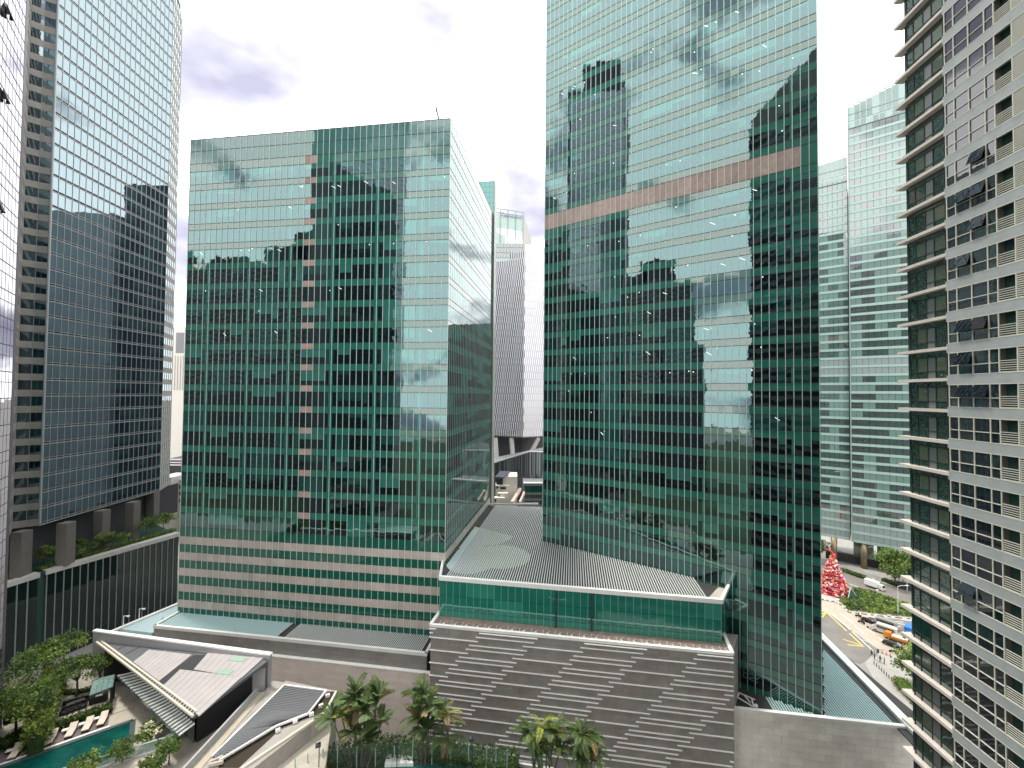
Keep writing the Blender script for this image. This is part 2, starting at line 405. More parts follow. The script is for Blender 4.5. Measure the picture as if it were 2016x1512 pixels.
for F, nb, s_ in ((FT2, 12, 12), (FT3, 20, 13), (FT4, 12, 14)): green_wall(F, B, nb, rows, s_, mull=0, parent=tower, transom=False)
# small ceiling lights seen through the glass (sit in the panes)
lamp = mat('ceiling_lamp', (0.9, 0.9, 0.85), 0.4, emit=((1, 1, 0.92), .8))
B.finish()
def lights(F, parent, n, seed, zs):
    r = random.Random(seed)
    for i in range(n):
        z0 = r.choice(zs) - r.uniform(0.2, 0.9); u = r.uniform(1, F.W - 1); mbl = MB().mat(lamp)
        if r.random() < 0.6: F.bar(mbl, u, u + 0.16, z0, z0 + 0.12, 0.0, 0.03)
        else:
            p = F.P(u, z0, 0.03); q = p + F.u * r.uniform(.5, .9) + V(0, 0, -r.uniform(.3, .6)); mbl.bar(p, q, 0.06, 0.03, F.n)
        mbl.build('ceiling_light', parent)
vt = [r[1] for r in rows if r[2] == 'vis' and 60 < r[1] < 140]
lights(FT_, tower, 75, 3, vt)
lights(FA, office, 26, 4, [ZA0 - 1.3 - HA * k for k in range(0, 8)])
# ------------------------------------------------------------------ dark blue tower (left, behind)
b_dark = mat('glass_blue_dark', (0.006, 0.014, 0.022), 0.0, ior=3.2, tint=(0.74, 0.93, 1), bump=WARP, bscale=0.6)
b_mid = mat('glass_blue_mid', (0.02, 0.045, 0.05), 0.0, ior=3.1, tint=(0.74, 0.93, 1), bump=WARP, bscale=0.6)
fr_white = mat('band_light_grey', (0.36, 0.38, 0.39), 0.5, 0.2)
st_grey = mat('stone_grey_band', (0.30, 0.285, 0.26), 0.75, var=0.12, vscale=0.5)
LT_A = V(-122.8, 112.0, 0); LT_B = V(-124.5, 152.0, 0)
LT_E = LT_B + V(-.41, .91, 0) * 10.5
LT_N1 = V(-126.6, 109.2, 0); LT_N0 = V(-124.9, 110.9, 0); LT_W = V(-112.0, 95.0, 0)
lt = thing('glass_tower', 'tall blue grey glass tower with stone banded corners behind the pool terrace', 'building', (-140, 130, 0))
zlt = 34.6; HL = 4.2; ZTOP = 219.0
back = [(-175, 175), (-175, 70)]
foot = [LT_W[:2], (LT_N1 + V(-.3, 0, 0))[:2], (LT_A + V(-.4, 0, 0))[:2], (LT_B + V(-.4, 0, 0))[:2], (LT_E + V(-.4, 0, 0))[:2]] + back
mb = MB().mat(core); mb.prism([(p[0] - .25, p[1]) for p in foot], zlt, ZTOP); mb.build('inner_core', lt)
B = Build(lt)
nfl = int((ZTOP - zlt) / HL)
def lt_wall(F, nb, stone, seed):
    w = F.W / nb
    for k in range(nfl):
        z = zlt + k * HL
        tall = (k == 17)
        if stone:
            F.piece(B, 'stone_panel', st_grey, 0, F.W, z, z + 1.75, out=0.06, t=0.3)
            for b in range(nb):
                F.piece(B, 'window_pane', b_dark if smooth_noise(b, k, seed) < .75 else b_mid, b * w, b * w + w, z + 1.75, z + HL, gap=0.07, tilt=TILT * .8)
        else:
            F.piece(B, 'floor_band', fr_white, 0, F.W, z, z + 0.22, out=0.12, t=0.2)
            F.piece(B, 'floor_band', fr_white, 0, F.W, z + 0.62, z + 0.74, out=0.1, t=0.2)
            for b in range(nb):
                q = smooth_noise(b // 2, k, seed)
                m, sp = ((b_dark,), None) if q < .5 else (((b_dark, b_mid), ('h', .3 + .4 * round(q * 4) / 4)) if q < .8 else ((b_mid,), None))
                F.piece(B, 'window_pane', m, b * w, b * w + w, z + 0.74, z + HL, gap=0.05, tilt=TILT * .8, split=sp)
    zt_ = zlt + nfl * HL
    for b in range(nb + 1):
        m_ = MB().mat(fr_white if not stone else st_grey); F.bar(m_, b * w - .05, b * w + .05, zlt, zt_, -0.05, 0.1); m_.build('mullion', lt)
lt_wall(Face(LT_A, LT_B), 21, False, 31)
lt_wall(Face(LT_B, LT_E), 5, True, 32)
lt_wall(Face(LT_W, LT_N1), 9, True, 33)
lt_wall(Face(LT_N1, LT_N0), 1, True, 34); lt_wall(Face(LT_N0, LT_A), 1, True, 35)
B.finish()
mb = MB().mat(fr_white); mb.cyl(LT_A + V(.1, 0, zlt), LT_A + V(.1, 0, ZTOP), 0.28, n=6); mb.build('corner_post', lt)
# columns, podium
zpod = 23.6
pe0 = G(-60, 1172, zpod); pe1 = G(75, 1130, zpod); pe1b = G(92, 1124, zpod); pe2 = G(352, 1050, zpod)
ltcol = mat('column_stone', (0.13, 0.12, 0.11), 0.7, var=0.1, vscale=0.6)
for (x0, y0, wpx) in ((128, 1112, 26), (199, 1080, 25), (260, 1058, 16), (300, 1030, 14), (40, 1135, 18)):
    c = G(x0, y0, zpod); mb = MB().mat(ltcol); mb.cbox(c, 2.6, 2.6, zlt - zpod + 0.2, 0.05); mb.build('column', lt)
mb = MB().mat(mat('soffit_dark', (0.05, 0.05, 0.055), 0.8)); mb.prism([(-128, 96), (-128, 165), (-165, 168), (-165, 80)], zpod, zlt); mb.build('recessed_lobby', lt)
pod = thing('podium', 'dark glass podium with pale vertical fins below the blue grey tower', 'building', (-135, 125, 0))
FP = [Face(pe0, pe1), Face(pe1b, pe2)]
pfoot = [pe0[:2], pe1[:2], pe1b[:2], pe2[:2], (-190, 190), (-190, 60)]
mb = MB().mat(core); mb.prism([(p[0] - .3, p[1]) for p in pfoot], 0, zpod - .05); mb.build('inner_core', pod)
mb = MB().mat(conc); 
for F in FP: F.bar(mb, -0.2, F.W + .2, zpod - .9, zpod + .25, -1.6, 0.4)
mb.build('roof_kerb', pod)
mb = MB().mat(mat('grass', (0.06, 0.1, 0.02), 0.9, var=.3, vscale=1.5)); 
for F in FP: F.bar(mb, 0, F.W, zpod - .5, zpod + .12, -6, -1.6)
mb.build('planting_bed', pod)
B = Build(pod); p_dark = mat('glass_black', (0.005, 0.011, 0.011), 0.0, ior=1.75, tint=(.85, 1, 1), bump=WARP, bscale=.4)
for F, nb in ((FP[0], 6), (FP[1], 19)):
    w = F.W / nb
    for b in range(nb):
        for j in range(4): F.piece(B, 'window_pane', p_dark, b * w, b * w + w, 0.2 + j * 5.6, 0.2 + (j + 1) * 5.6 + (.1 if j == 3 else 0), gap=.06, tilt=TILT)
        m_ = MB().mat(mat('fin_grey_green', (.2, .22, .2), .5)); F.bar(m_, b * w - .07, b * w + .07, 0.1, zpod - .9, 0, 0.3); m_.build('fin', pod)
B.finish()
# ------------------------------------------------------------------ near left glass tower
L_E = V(-62.6, 53.7, 0); L_D = V(.6, -.8, 0); L_N = L_E + L_D * 22.8
l0 = thing('residential_tower', 'pale lilac reflecting glass tower at the left edge of the view', 'building', (-70, 45, 0))
F0 = Face(L_N, L_E)
lg = mat('glass_lilac', (0.02, 0.025, 0.035), 0.0, ior=4.2, tint=(0.92, 0.92, 1.0), bump=WARP * .8, bscale=.5)
lgd = mat('glass_lilac_dark', (0.015, 0.02, 0.03), 0.0, ior=4.2, tint=(0.9, 0.92, 1.0), bump=WARP * .8, bscale=.5)
lfr = mat('frame_mauve', (0.16, 0.14, 0.17), 0.5, 0.2)
bk = -F0.n * 24
mb = MB().mat(mat('tower_core_mauve', (0.06, 0.055, 0.07), 0.6)); mb.prism([(L_N - F0.n * .3)[:2], (L_E - F0.n * .3 )[:2], (L_E + bk)[:2], (L_N + bk)[:2]], 0, 193); mb.build('inner_core', l0)
mb = MB().mat(MATS['tower_core_mauve']); q0 = F0.P(1, 0, -1.5); mb.prism([F0.P(2, 0, -1)[:2], F0.P(17, 0, -1)[:2], F0.P(17, 0, -12)[:2], F0.P(2, 0, -12)[:2]], 193, 204); mb.build('roof_crown', l0)
B = Build(l0); HL0 = 3.2
zref = F0.uz(33, 600 + 210 / 6.3)[1]; k0 = int(zref / HL0)
nb0 = 18; w = (F0.W - 1.0) / nb0
openset = {(nb0 - 5, F0.uz(12, 25)[1]), (nb0 - 5, F0.uz(8, 190)[1])}
for k in range(-k0, int((192 - zref) / HL0)):
    z = zref + k * HL0
    for b in range(nb0):
        F0.piece(B, 'window_pane', lg, b * w, b * w + w, z + 1.93, z + 3.15, gap=.05, tilt=TILT * 1.3)
        F0.piece(B, 'window_pane', lgd, b * w, b * w + w, z, z + 1.93, gap=.05, tilt=TILT * 1.3)
    m_ = MB().mat(lfr)
    F0.bar(m_, 0, F0.W, z - .04, z + .04, 0, .03); F0.bar(m_, 0, F0.W, z + 1.88, z + 1.95, 0, .03); m_.build('transom', l0)
B.finish()
for b in range(nb0 + 1):
    m_ = MB().mat(lfr); F0.bar(m_, b * w - .02, b * w + .02, 0, 192, 0, .015); m_.build('mullion', l0)
m_ = MB().mat(mat('corner_mauve', (0.10, 0.085, 0.11), .5)); F0.bar(m_, F0.W - 1.0, F0.W - .05, 0, 192, -.6, .02); m_.build('corner_pilaster', l0)
for (px, py) in ((13, 22), (6, 188), (-4, 405)):
    u_, z_ = F0.uz(px, py); h = 1.3; p0 = F0.P(u_ - .5, z_ + h / 2, .1); p1 = F0.P(u_ + .5, z_ + h / 2, .1); q0 = F0.P(u_ - .5, z_ - h / 2 + .1, .5); q1 = F0.P(u_ + .5, z_ - h / 2 + .1, .5)
    m_ = MB().mat(dark); m_.quad(p0, p1, q1, q0); m_.quad(p0 - V(0, 0, .06), q0 - V(0, 0, .06), q1 - V(0, 0, .06), p1 - V(0, 0, .06))
    m_.raw([p0, q0, F0.P(u_ - .5, z_ - h / 2, .1)], [(0, 1, 2)]); m_.raw([p1, q1, F0.P(u_ + .5, z_ - h / 2, .1)], [(0, 2, 1)]); m_.build('open_window', l0)
# ------------------------------------------------------------------ apartment block (right edge)
R_0 = V(43.45, 30.5, 0); R_1 = V(44.34, 43.3, 0)     # near -> far ; seen from the left so far is left
apt = thing('apartment_block', 'grey concrete apartment block with dark windows and louvred ledges at the right edge', 'building', (50, 40, 0))
FR = Face(R_1, R_0)
HR = 3.2; zr0 = FR.uz(1868, 640 + 235 / 6.3)[1]        # bottom of window row / top of concrete band
rconc = mat('apartment_concrete', (0.37, 0.405, 0.405), 0.8, var=.10, vscale=.8)
rdk = mat('apartment_glass', (0.008, 0.011, 0.018), 0.0, ior=1.9, tint=(.95, .95, 1), bump=WARP * .4, bscale=.8)
rcurt = mat('apartment_glass_curtain', (0.02, 0.03, 0.033), 0.0, ior=1.9, bump=WARP * .4, bscale=.8)
rfr = mat('apartment_frame', (0.62, 0.62, 0.54), .5)
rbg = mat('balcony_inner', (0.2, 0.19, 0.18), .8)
# setback bay
S_1 = V(45.28, 48.4, 0); S_0 = R_1 + V(.55, 0, 0)
FS_ = Face(S_1, S_0)
mb = MB().mat(core); mb.prism([(R_0.x + .5, R_0.y), (60, R_0.y), (60, 56), (S_1.x + .3, 49), (S_1.x + .3, S_1.y), (S_0.x + .2, S_0.y), (R_1.x + .5, R_1.y)], 0, 135); mb.build('inner_core', apt)
B = Build(apt)
ub = [FR.uz(p, 770)[0] for p in (1870, 1888, 1917.5, 1950, 1969.5, 2006, 2042)]
gl = mat('bay_glass', (0.016, 0.04, 0.032), 0.0, ior=2.5, tint=(.9, 1, .95), bump=WARP, bscale=.8)
glc = mat('bay_curtain', (0.10, 0.13, 0.085), 0.05, ior=2.2, bump=WARP, bscale=.8, var=.3, vscale=4)
glp = mat('bay_grey_panel', (0.15, 0.17, 0.165), 0.3, ior=1.8)
bfr = mat('bay_frame', (0.035, 0.045, 0.04), .5)
slab = mat('slab_pinkish', (0.62, 0.57, 0.52), .7, var=.08, vscale=1.5)
kmin = -int(zr0 / HR); opened = {(3, 2), (4, 2), (4, 1), (-1, 1), (-2, 1), (-2, 2), (0, 1), (0, 2), (-8, 1), (5, 2), (2, 1)}
for k in range(kmin, 19):
    z = zr0 + k * HR
    # concrete band
    m_ = MB().mat(rconc); FR.bar(m_, -.12, FR.W, z - .92, z, -.3, .06); m_.build('concrete_band', apt)
    for b in range(4):
        u0, u1 = ub[b], ub[b + 1]; q = smooth_noise(b, k, 77)
        mm = rdk if q < .55 else rcurt
        if (k, b) not in opened or b not in (1, 2):
            FR.piece(B, 'window_pane', mm, u0, u1, z + .95, z + 2.28, gap=.06, tilt=TILT, out=-.02)
        else:
            M_ = FR.M((u0 + u1) / 2, z + 2.26, .02) @ Euler((-.35, 0, 0)).to_matrix().to_4x4() @ Matrix.Translation((0, 0, -.65))
            B.add('window_pane', (rdk,), u1 - u0 - .06, 1.3, .05, M_)
            FR.piece(B, 'dark_opening', dark, u0, u1, z + .95, z + 2.28, gap=.06, out=-.1)
        FR.piece(B, 'window_pane', mm if b != 2 else rdk, u0, u1, z, z + .95, gap=.06, tilt=TILT, out=-.02)
    # recess with rails, louvre screen
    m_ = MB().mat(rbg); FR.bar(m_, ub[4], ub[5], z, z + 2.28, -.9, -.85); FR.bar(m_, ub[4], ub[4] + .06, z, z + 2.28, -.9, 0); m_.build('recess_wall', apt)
    for j in range(6):
        m_ = MB().mat(rfr); FR.bar(m_, ub[4] + .05, ub[5], z + .08 + j * .2, z + .14 + j * .2, -.05, .03); m_.build('rail', apt)
    for j in range(12):
        m_ = MB().mat(rfr); FR.bar(m_, ub[5] + .05, FR.W, z + .06 + j * .19, z + .15 + j * .19, -.1, .05); m_.build('louvre_blade', apt)
    m_ = MB().mat(rfr)
    for u_ in ub[:6]: FR.bar(m_, u_ - .05, u_ + .05, z, z + 2.28, -.06, .07)
    FR.bar(m_, ub[0], FR.W, z, z + .07, -.05, .08); FR.bar(m_, ub[0], ub[4], z + .92, z + .99, -.05, .08); FR.bar(m_, ub[0], FR.W, z + 2.21, z + 2.28, -.05, .08)
    m_.build('window_frame', apt)
    # bay
    zs = z - .55
    m_ = MB().mat(slab); FS_.bar(m_, -1.0, FS_.W, zs, zs + .32, -.4, .62); m_.build('floor_slab', apt)
    W5 = FS_.W; us = [0, .9, 2.15, 3.15, 4.45, W5]; rr = smooth_noise(1, k, 5)
    kinds = (gl, gl if rr < .5 else glc, glp, glc if smooth_noise(2, k, 5) < .6 else gl, gl)
    FS_.piece(B, 'window_pane', gl, 0, W5, zs + 2.62, zs + HR, out=0.0)
    for b in range(5):
        FS_.piece(B, 'window_pane', kinds[b], us[b], us[b + 1], zs + 1.1, zs + 2.62, gap=.08, tilt=TILT)
        FS_.piece(B, 'window_pane', glp if b == 2 else gl, us[b], us[b + 1], zs + .3, zs + 1.1, gap=.08, tilt=TILT)
    m_ = MB().mat(bfr)
    for u_ in us: FS_.bar(m_, u_ - .04, u_ + .04, zs + .3, zs + 2.65, -.02, .06)
    FS_.bar(m_, 0, W5, zs + 1.06, zs + 1.14, -.02, .06); FS_.bar(m_, 0, W5, zs + 2.56, zs + 2.68, -.02, .06); m_.build('bay_frame', apt)
B.finish()
# ------------------------------------------------------------------ buildings on the camera's side (seen mirrored in the glass)
refw = mat('reflected_wall', (0.04, 0.043, 0.045), .8, var=.2, vscale=.1); refg = mat('reflected_window', (0.012, 0.016, 0.02), .15, ior=1.6); refl_ = mat('reflected_band', (0.22, 0.22, 0.21), .8)
def simple_tower(name, label, x0, x1, y0, y1, z, fh=3.8, steps=(), bandc=None, wallc=None, front='+'):
    t = thing(name, label, 'building', ((x0 + x1) / 2, (y0 + y1) / 2, 0))
    m_ = MB().mat(wallc or refw); m_.prism([(x0, y0), (x1, y0), (x1, y1), (x0, y1)], 0, z); m_.build('wall', t)
    for (a, b, c, d, zz) in steps:
        m_ = MB().mat(wallc or refw); m_.prism([(a, c), (b, c), (b, d), (a, d)], z, zz); m_.build('roof_block', t)
    m_ = MB().mat(refg); n = int(z / fh)
    for k in range(n):
        z0 = 1.2 + k * fh; m_.box((x0 + .3, y1 - .05, z0), (x1 - x0 - .6, 0, 0), (0, .12, 0), (0, 0, fh * .55)); m_.box((x1 - .05, y0 + .3, z0), (.12, 0, 0), (0, y1 - y0 - .6, 0), (0, 0, fh * .55))
    m_.build('window_band', t, kind='stuff'); return t
own = thing('camera_side_block', 'dark apartment block on the viewer side mirrored at the right of the green tower', 'building', (10, -12, 0))
m_ = MB().mat(mat('own_wall_concrete', (.16, .16, .155), .8)); m_.prism([(-25, -1.6), (-25, -30), (42, -30), (42, -1.6)], 0, lambda p: 171 + (p[0] + 25) * .33); m_.build('wall', own)
m_ = MB().mat(refg)
for k in range(50): m_.box((-24.6, -1.62, 1.2 + k * 3.3), (66, 0, 0), (0, .1, 0), (0, 0, 1.7))
m_.build('window_band', own, kind='stuff')
simple_tower('mirrored_slab', 'long dark slab block mirrored in the left part of the green office block', -300, -178, -115, -80, 160, steps=((-290, -250, -110, -85, 168), (-230, -196, -112, -84, 172), (-205, -190, -105, -84, 180)))
simple_tower('mirrored_slab', 'lower dark block mirrored as a step near the middle of the green tower', -177, -138, -88, -82, 103)
simple_tower('hidden_tower', 'dark office building behind the green tower mirrored in the side of the green office block', 30, 72, 246, 268, 112)
simple_tower('mirrored_slab', 'tall dark block mirrored along the left edge of the green tower', -470, -374, -120, -80, 290)
simple_tower('mirrored_slab', 'middling dark block mirrored beside the left edge of the green tower', -373, -341, -118, -82, 188)
simple_tower('hidden_tower', 'grey office building behind the green block mirrored low in the blue grey tower', -78, -40, 188, 215, 147, wallc=mat('hidden_pale_wall', (.30, .33, .36), .8))
simple_tower('hidden_tower', 'taller rounded office building behind the green block mirrored in the blue grey tower', -112, -79, 192, 215, 162)
# ------------------------------------------------------------------ ground
gm = mat('ground_paving', (0.22, 0.21, 0.195), .9, var=.15, vscale=.08)
mb = MB().mat(gm); mb.quad((-3000, -600, 0), (3000, -600, 0), (3000, 4000, 0), (-3000, 4000, 0)); g = mb.build('ground'); g['kind'] = 'structure'
mb = MB().mat(mat('reflection_dark_green', (0.035, 0.05, 0.02), .95, var=.5, vscale=.06)); mb.box((-420, -420, -.5), (640, 0, 0), (0, 390, 0), (0, 0, .54)); g = mb.build('reflection_dark_ground'); g['kind'] = 'structure'  # unseen ground added behind the camera to darken what the tower glass mirrors
def pxpoly(pts, z): return [G(x, y, z)[:2] for x, y in pts]
def struct(name, poly, z0, z1, m):
    b = MB().mat(m); b.prism(poly, z0, z1); o = b.build(name); o['kind'] = 'structure'; return o
def ccw(p):
    a = sum(p[i][0] * p[(i + 1) % len(p)][1] - p[(i + 1) % len(p)][0] * p[i][1] for i in range(len(p)))
    return p if a > 0 else list(reversed(p))
# ------------------------------------------------------------------ central glazed podium with louvred roof
ZR = 38.4
slatm = mat('louvre_white', (0.56, 0.59, 0.57), .5); slatg = mat('louvre_blue_green', (0.40, 0.56, 0.56), .5)
roofd = mat('roof_deck_dark', (0.05, 0.05, 0.048), .9, var=.2, vscale=.3)
bFL = G(866, 1137, ZR); bFR = G(1420, 1183, ZR)
box = thing('podium_hall', 'low green glass hall with striped louvre roof between the two green towers', 'building', (10, 85, 0))
FG = Face(bFL, bFR); ef = FG.u
def clip_len(p, d, planes, lim):
    t = lim
    for (O, n) in planes:           # stop where (q-O).n < 0
        dn = d.dot(n)
        if dn < -1e-6:
            q = -(p - O).dot(n) / dn
            hit = p + d * q
            if q < t and (n is not FT_.n or (hit - T_L).dot(FT_.u) > -.1): t = q
    return t
bBR = onp(1395, 1150, T_L, FT_.n); bBR = Vector((bBR.x, bBR.y, 0))
bk0 = A_C + dA * 42
backn = -dA
t_end = T_L + FT_.u * ((FR_ := (Vector((bFR.x, bFR.y, 0)) - T_L).dot(FT_.u)))
roofpoly = ccw([(bFL - FG.n * .3 + FG.u * .2)[:2], (bFR - FG.n * .3 - FG.u * .3)[:2], (t_end + FT_.n * .0)[:2], T_L[:2], (T_L + V(1.5, 31, 0))[:2], bk0[:2], A_C[:2]])
mb = MB().mat(roofd); mb.prism(roofpoly, 24, ZR - .55); mb.build('roof_deck', box)
# colour fields on the deck
cols = {'y': mat('deck_yellow_green', (0.42, 0.46, 0.22), .9), 'b': mat('deck_pale_blue', (0.36, 0.47, 0.47), .9), 'g': mat('deck_pale_green', (0.36, 0.44, 0.34), .9)}
def disc(px, py, ru, rv, m, lift):
    c = G(px, py, ZR - .5); b = MB().mat(m); n = 40
    pts = [c + ef * (ru * cos(2 * pi * i / n)) + dA * (rv * sin(2 * pi * i / n)) for i in range(n)]
    # keep inside the roof: clip by walls
    out = []
    for q in pts:
        d1 = (q - A_C).dot(FB.n)
        if d1 < .4: q = q + FB.n * (.4 - d1)
        d2 = (q - T_L).dot(FT_.n)
        if d2 < .4: q = q + FT_.n * (.4 - d2)
        d3 = (q - bFL).dot(-FG.n)
        if d3 < 1.2: q = q - FG.n * (1.2 - d3)
        out.append((q.x, q.y))
    b.prism(out, ZR - .54, ZR - .5 + lift); b.build('colour_field', box)
disc(930, 1100, 5, 7, cols['b'], 0); disc(985, 1095, 6, 6, cols['g'], .01); disc(960, 1050, 6, 8, cols['g'], .02); disc(925, 1060, 4.5, 6.5, cols['b'], .03)
disc(985, 1020, 7, 10, cols['y'], .04); disc(1010, 1030, 5, 7, cols['b'], .05); disc(1000, 1003, 7, 8, cols['y'], .06); disc(1030, 1005, 5, 8, cols['g'], .07)
mb = MB().mat(slatm); nsl = int((FG.W - 2.2) / .42); planes = [(T_L + FT_.n * .15, FT_.n), (bk0, backn)]
for i in range(nsl):
    p = FG.P(.9 + i * .42, ZR - .12, -.9); ln = clip_len(p, dA, planes, 70)
    if ln > .5: mb.bar(p, p + dA * ln, .15, .2)
# slats left of the hall front, beside the green block wall
o = mb.build('roof_louvre', box); o['kind'] = 'stuff'
mb = MB().mat(white)
FG.bar(mb, -.1, FG.W + .1, ZR - .45, ZR + .22, -.5, .12); mb.build('front_kerb', box)
mb = MB().mat(white); mb.bar(bFR + V(0, 0, -.1), t_end + V(0, 0, ZR - .1), .45, .6); mb.build('side_kerb', box)
mb = MB().mat(white); mb.bar(bFL + V(0, 0, -.1), A_C + V(-.4, 0, ZR - .1), .4, .6); mb.build('side_kerb', box)
mb = MB().mat(white); mb.bar(T_L + V(1, 30.6, ZR + .05), bk0 + V(0, 0, ZR + .05), .3, .5); mb.build('back_kerb', box)
mb = MB().mat(stone_b); mb.bar(bFR + V(-.9, .8, -.3), t_end + V(-1.1, -.5, ZR - .3), 1.5, .1); mb.build('roof_gravel_strip', box)
zgl = FG.uz(864, 1212)[1]; zled = zgl
B = Build(box); nb = 38; w = FG.W / nb
hallg = mat('hall_glass', (0.014, 0.16, 0.115), 0.0, ior=2.1, tint=(.8, 1, 1), bump=WARP, bscale=.4, var=.15, vscale=.2)
hallg2 = mat('hall_glass_low', (0.03, 0.22, 0.16), 0.0, ior=2.0, tint=(.8, 1, 1), bump=WARP, bscale=.4)
hgt = ZR - .45 - zgl
for b in range(nb):
    for j, (a, c) in enumerate(((0, .17), (.17, .58), (.58, 1.0))):
        FG.piece(B, 'window_pane', hallg2 if j == 0 or smooth_noise(b // 4, j, 71) < .25 else hallg, b * w, b * w + w, zgl + a * hgt, zgl + c * hgt, gap=.05, tilt=TILT)
FGs = Face(bFR, t_end); FGl = Face(A_C, bFL)
for F in (FGs, FGl):
    k = max(2, int(F.W / 1.4)); ww = F.W / k
    for b in range(k):
        for a, c in ((0, .17), (.17, .58), (.58, 1.0)): F.piece(B, 'window_pane', hallg, b * ww, b * ww + ww, zgl + a * hgt, zgl + c * hgt, gap=.05)
B.finish()
for b in range(nb + 1):
    m_ = MB().mat(mat('hall_mullion', (.14, .34, .27), .4)); FG.bar(m_, b * w - .04, b * w + .04, zgl, ZR - .45, -.05, .02); m_.build('mullion', box)
for px in (1095, 1165):
    u_ = FG.uz(px, 1180)[0]; m_ = MB().mat(mat('post_dark_blue', (0.03, 0.045, 0.07), .4)); FG.bar(m_, u_ - .12, u_ + .12, zgl, ZR - .45, 0, .3); m_.build('dark_post', box)
mb = MB().mat(core); mb.prism(ccw([FG.P(.2, 0, -.3)[:2], FG.P(FG.W - .2, 0, -.3)[:2], (t_end + V(-.4, 0, 0))[:2], T_L[:2], A_C2[:2], A_C[:2]]), 0, ZR - .6); mb.build('inner_core', box)
# ------------------------------------------------------------------ dark tiled block with white strips
sL = G(848, 1229, zled + .3); sR = G(1442, 1286, zled + .3)
FK = Face(sL, sR); blk = thing('tiled_block', 'dark grey tiled block crossed by staggered white strips in front of the glass hall', 'building', (10, 75, 0))
tile1 = mat('tile_dark_grey', (0.255, 0.243, 0.22), .6, var=.16, vscale=.5, orand=.06)
tile2 = mat('tile_dark_brown', (0.262, 0.23, 0.207), .6, var=.16, vscale=.5, orand=.06)
mb = MB().mat(tile1); bkx = -FK.n * 9
sRb = Vector((sR.x, sR.y, 0)) + (Vector((bBR.x, bBR.y, 0)) - Vector((bFR.x, bFR.y, 0))) * 1.0
mb.prism(ccw([FK.P(.1, 0, -.12)[:2], FK.P(FK.W - .1, 0, -.12)[:2], (FK.P(FK.W - .1, 0, -.12) + (t_end - Vector((bFR.x, bFR.y, 0))))[:2], FK.P(.1, 0, -6)[:2]]), 0, zled - .05); mb.build('inner_core', blk)
B = Build(blk); tw = 1.62; th = .68; nrow = int(zled / th); off0 = FK.uz(943.7, 1237)[0]
nt_ = int(FK.W / tw) + 1
for r in range(nrow):
    z1 = zled + .25 - r * th
    if z1 - th < 0: break
    for c in range(nt_):
        u0 = c * tw; u1 = min(u0 + tw, FK.W)
        if u1 - u0 < .2: continue
        FK.piece(B, 'wall_tile', tile1 if smooth_noise(c // 3 + r // 4, r // 5, 3) < .55 else tile2, u0, u1, z1 - th, z1, gap=.025, out=smooth_noise(c, r, 8) * .012, t=.1)
FKs = Face(sR, (Vector((sR.x, sR.y, 0)) + (t_end - Vector((bFR.x, bFR.y, 0))))[:2])
B.finish()
for r in range(nrow - 2):
    zc = zled - .35 - r * th
    sh = off0 - .55 * r + (8.15 if r % 3 == 2 else 0)
    for m_i in range(-3, 6):
        a = sh + 16.6 * m_i; b2 = a + 9.4
        a = max(a, -.15); b2 = min(b2, FK.W + .1)
        if b2 - a < .5: continue
        m_ = MB().mat(white); FK.bar(m_, a, b2, zc - .055, zc + .055, 0, .2); m_.build('white_strip', blk)
ledge = mat('ledge_brown', (0.2, 0.155, 0.13), .9, var=.25, vscale=1.0)
mb = MB().mat(ledge); mb.prism(ccw([FK.P(0, 0, -.2)[:2], FK.P(FK.W, 0, -.2)[:2], FG.P(FG.W, 0, -.02)[:2], FG.P(0, 0, -.02)[:2]]), zled - .4, zled); mb.build('ledge_floor', blk)
mb = MB().mat(white); FK.bar(mb, -.05, FK.W + .05, zled - .1, zled + .3, -.45, .05); mb.build('ledge_kerb', blk)
mb = MB().mat(white); mb.bar(sL + V(0, 0, -.1), FG.P(-.2, zled + .2, -2.5), .5, .4); mb.build('ledge_kerb', blk)
mb = MB().mat(white); mb.bar(sR + V(0, 0, -.1), FG.P(FG.W + 1.2, zled + .2, -4.0), .5, .4); mb.build('ledge_kerb', blk)
for i in range(24):
    u_ = 1.2 + i * (FK.W - 2.5) / 23; m_ = MB().mat(conc); p = FK.P(u_, zled + .05, -.5); q = FK.P(u_ + 1.1, zled + .1, -1.7)
    m_.bar(p, q, .08, .1); m_.bar(FK.P(u_, zled + .05, -.45), FK.P(u_, zled + .1, -1.8), .09, .12); m_.build('ledge_bracket', blk)
    m_ = MB().mat(white); m_.cbox(FK.P(u_ + .75, zled + .02, -.8), .26, .2, .2, atan2(FK.u.y, FK.u.x)); m_.build('floodlight', blk)
# ------------------------------------------------------------------ low louvred podium under the green office block
ZL = 24.5
low = thing('louvred_podium', 'low grey walled podium with blue green louvre roof below the green office block', 'building', (-45, 80, 0))
pL = G(303, 1233, ZL); pR = G(840, 1288, ZL)
FPd = Face(pL, pR)
wallg = mat('tile_warm_grey', (0.27, 0.255, 0.23), .7, var=.15, vscale=.4, orand=.06)
mb = MB().mat(roofd); mb.prism(ccw([FPd.P(0, 0, -.1)[:2], FPd.P(FPd.W - .1, 0, -.1)[:2], (A_C + V(-.3, 0, 0))[:2], (A_L + V(-.3, 0, 0))[:2]]), 0, ZL - .3); mb.build('roof_deck', low)
B = Build(low); hw = 3.0
for r in range(4):
    for c in range(int(FPd.W / 2.6) + 1):
        u0 = c * 2.6 + (1.3 if r % 2 else 0) - 1.3; u1 = min(u0 + 2.6, FPd.W); u0 = max(u0, 0)
        if u1 - u0 > .2: FPd.piece(B, 'wall_tile', wallg, u0, u1, ZL - .35 - (r + 1) * .72, ZL - .35 - r * .72, gap=.03, t=.1, out=smooth_noise(c, r, 4) * .01)
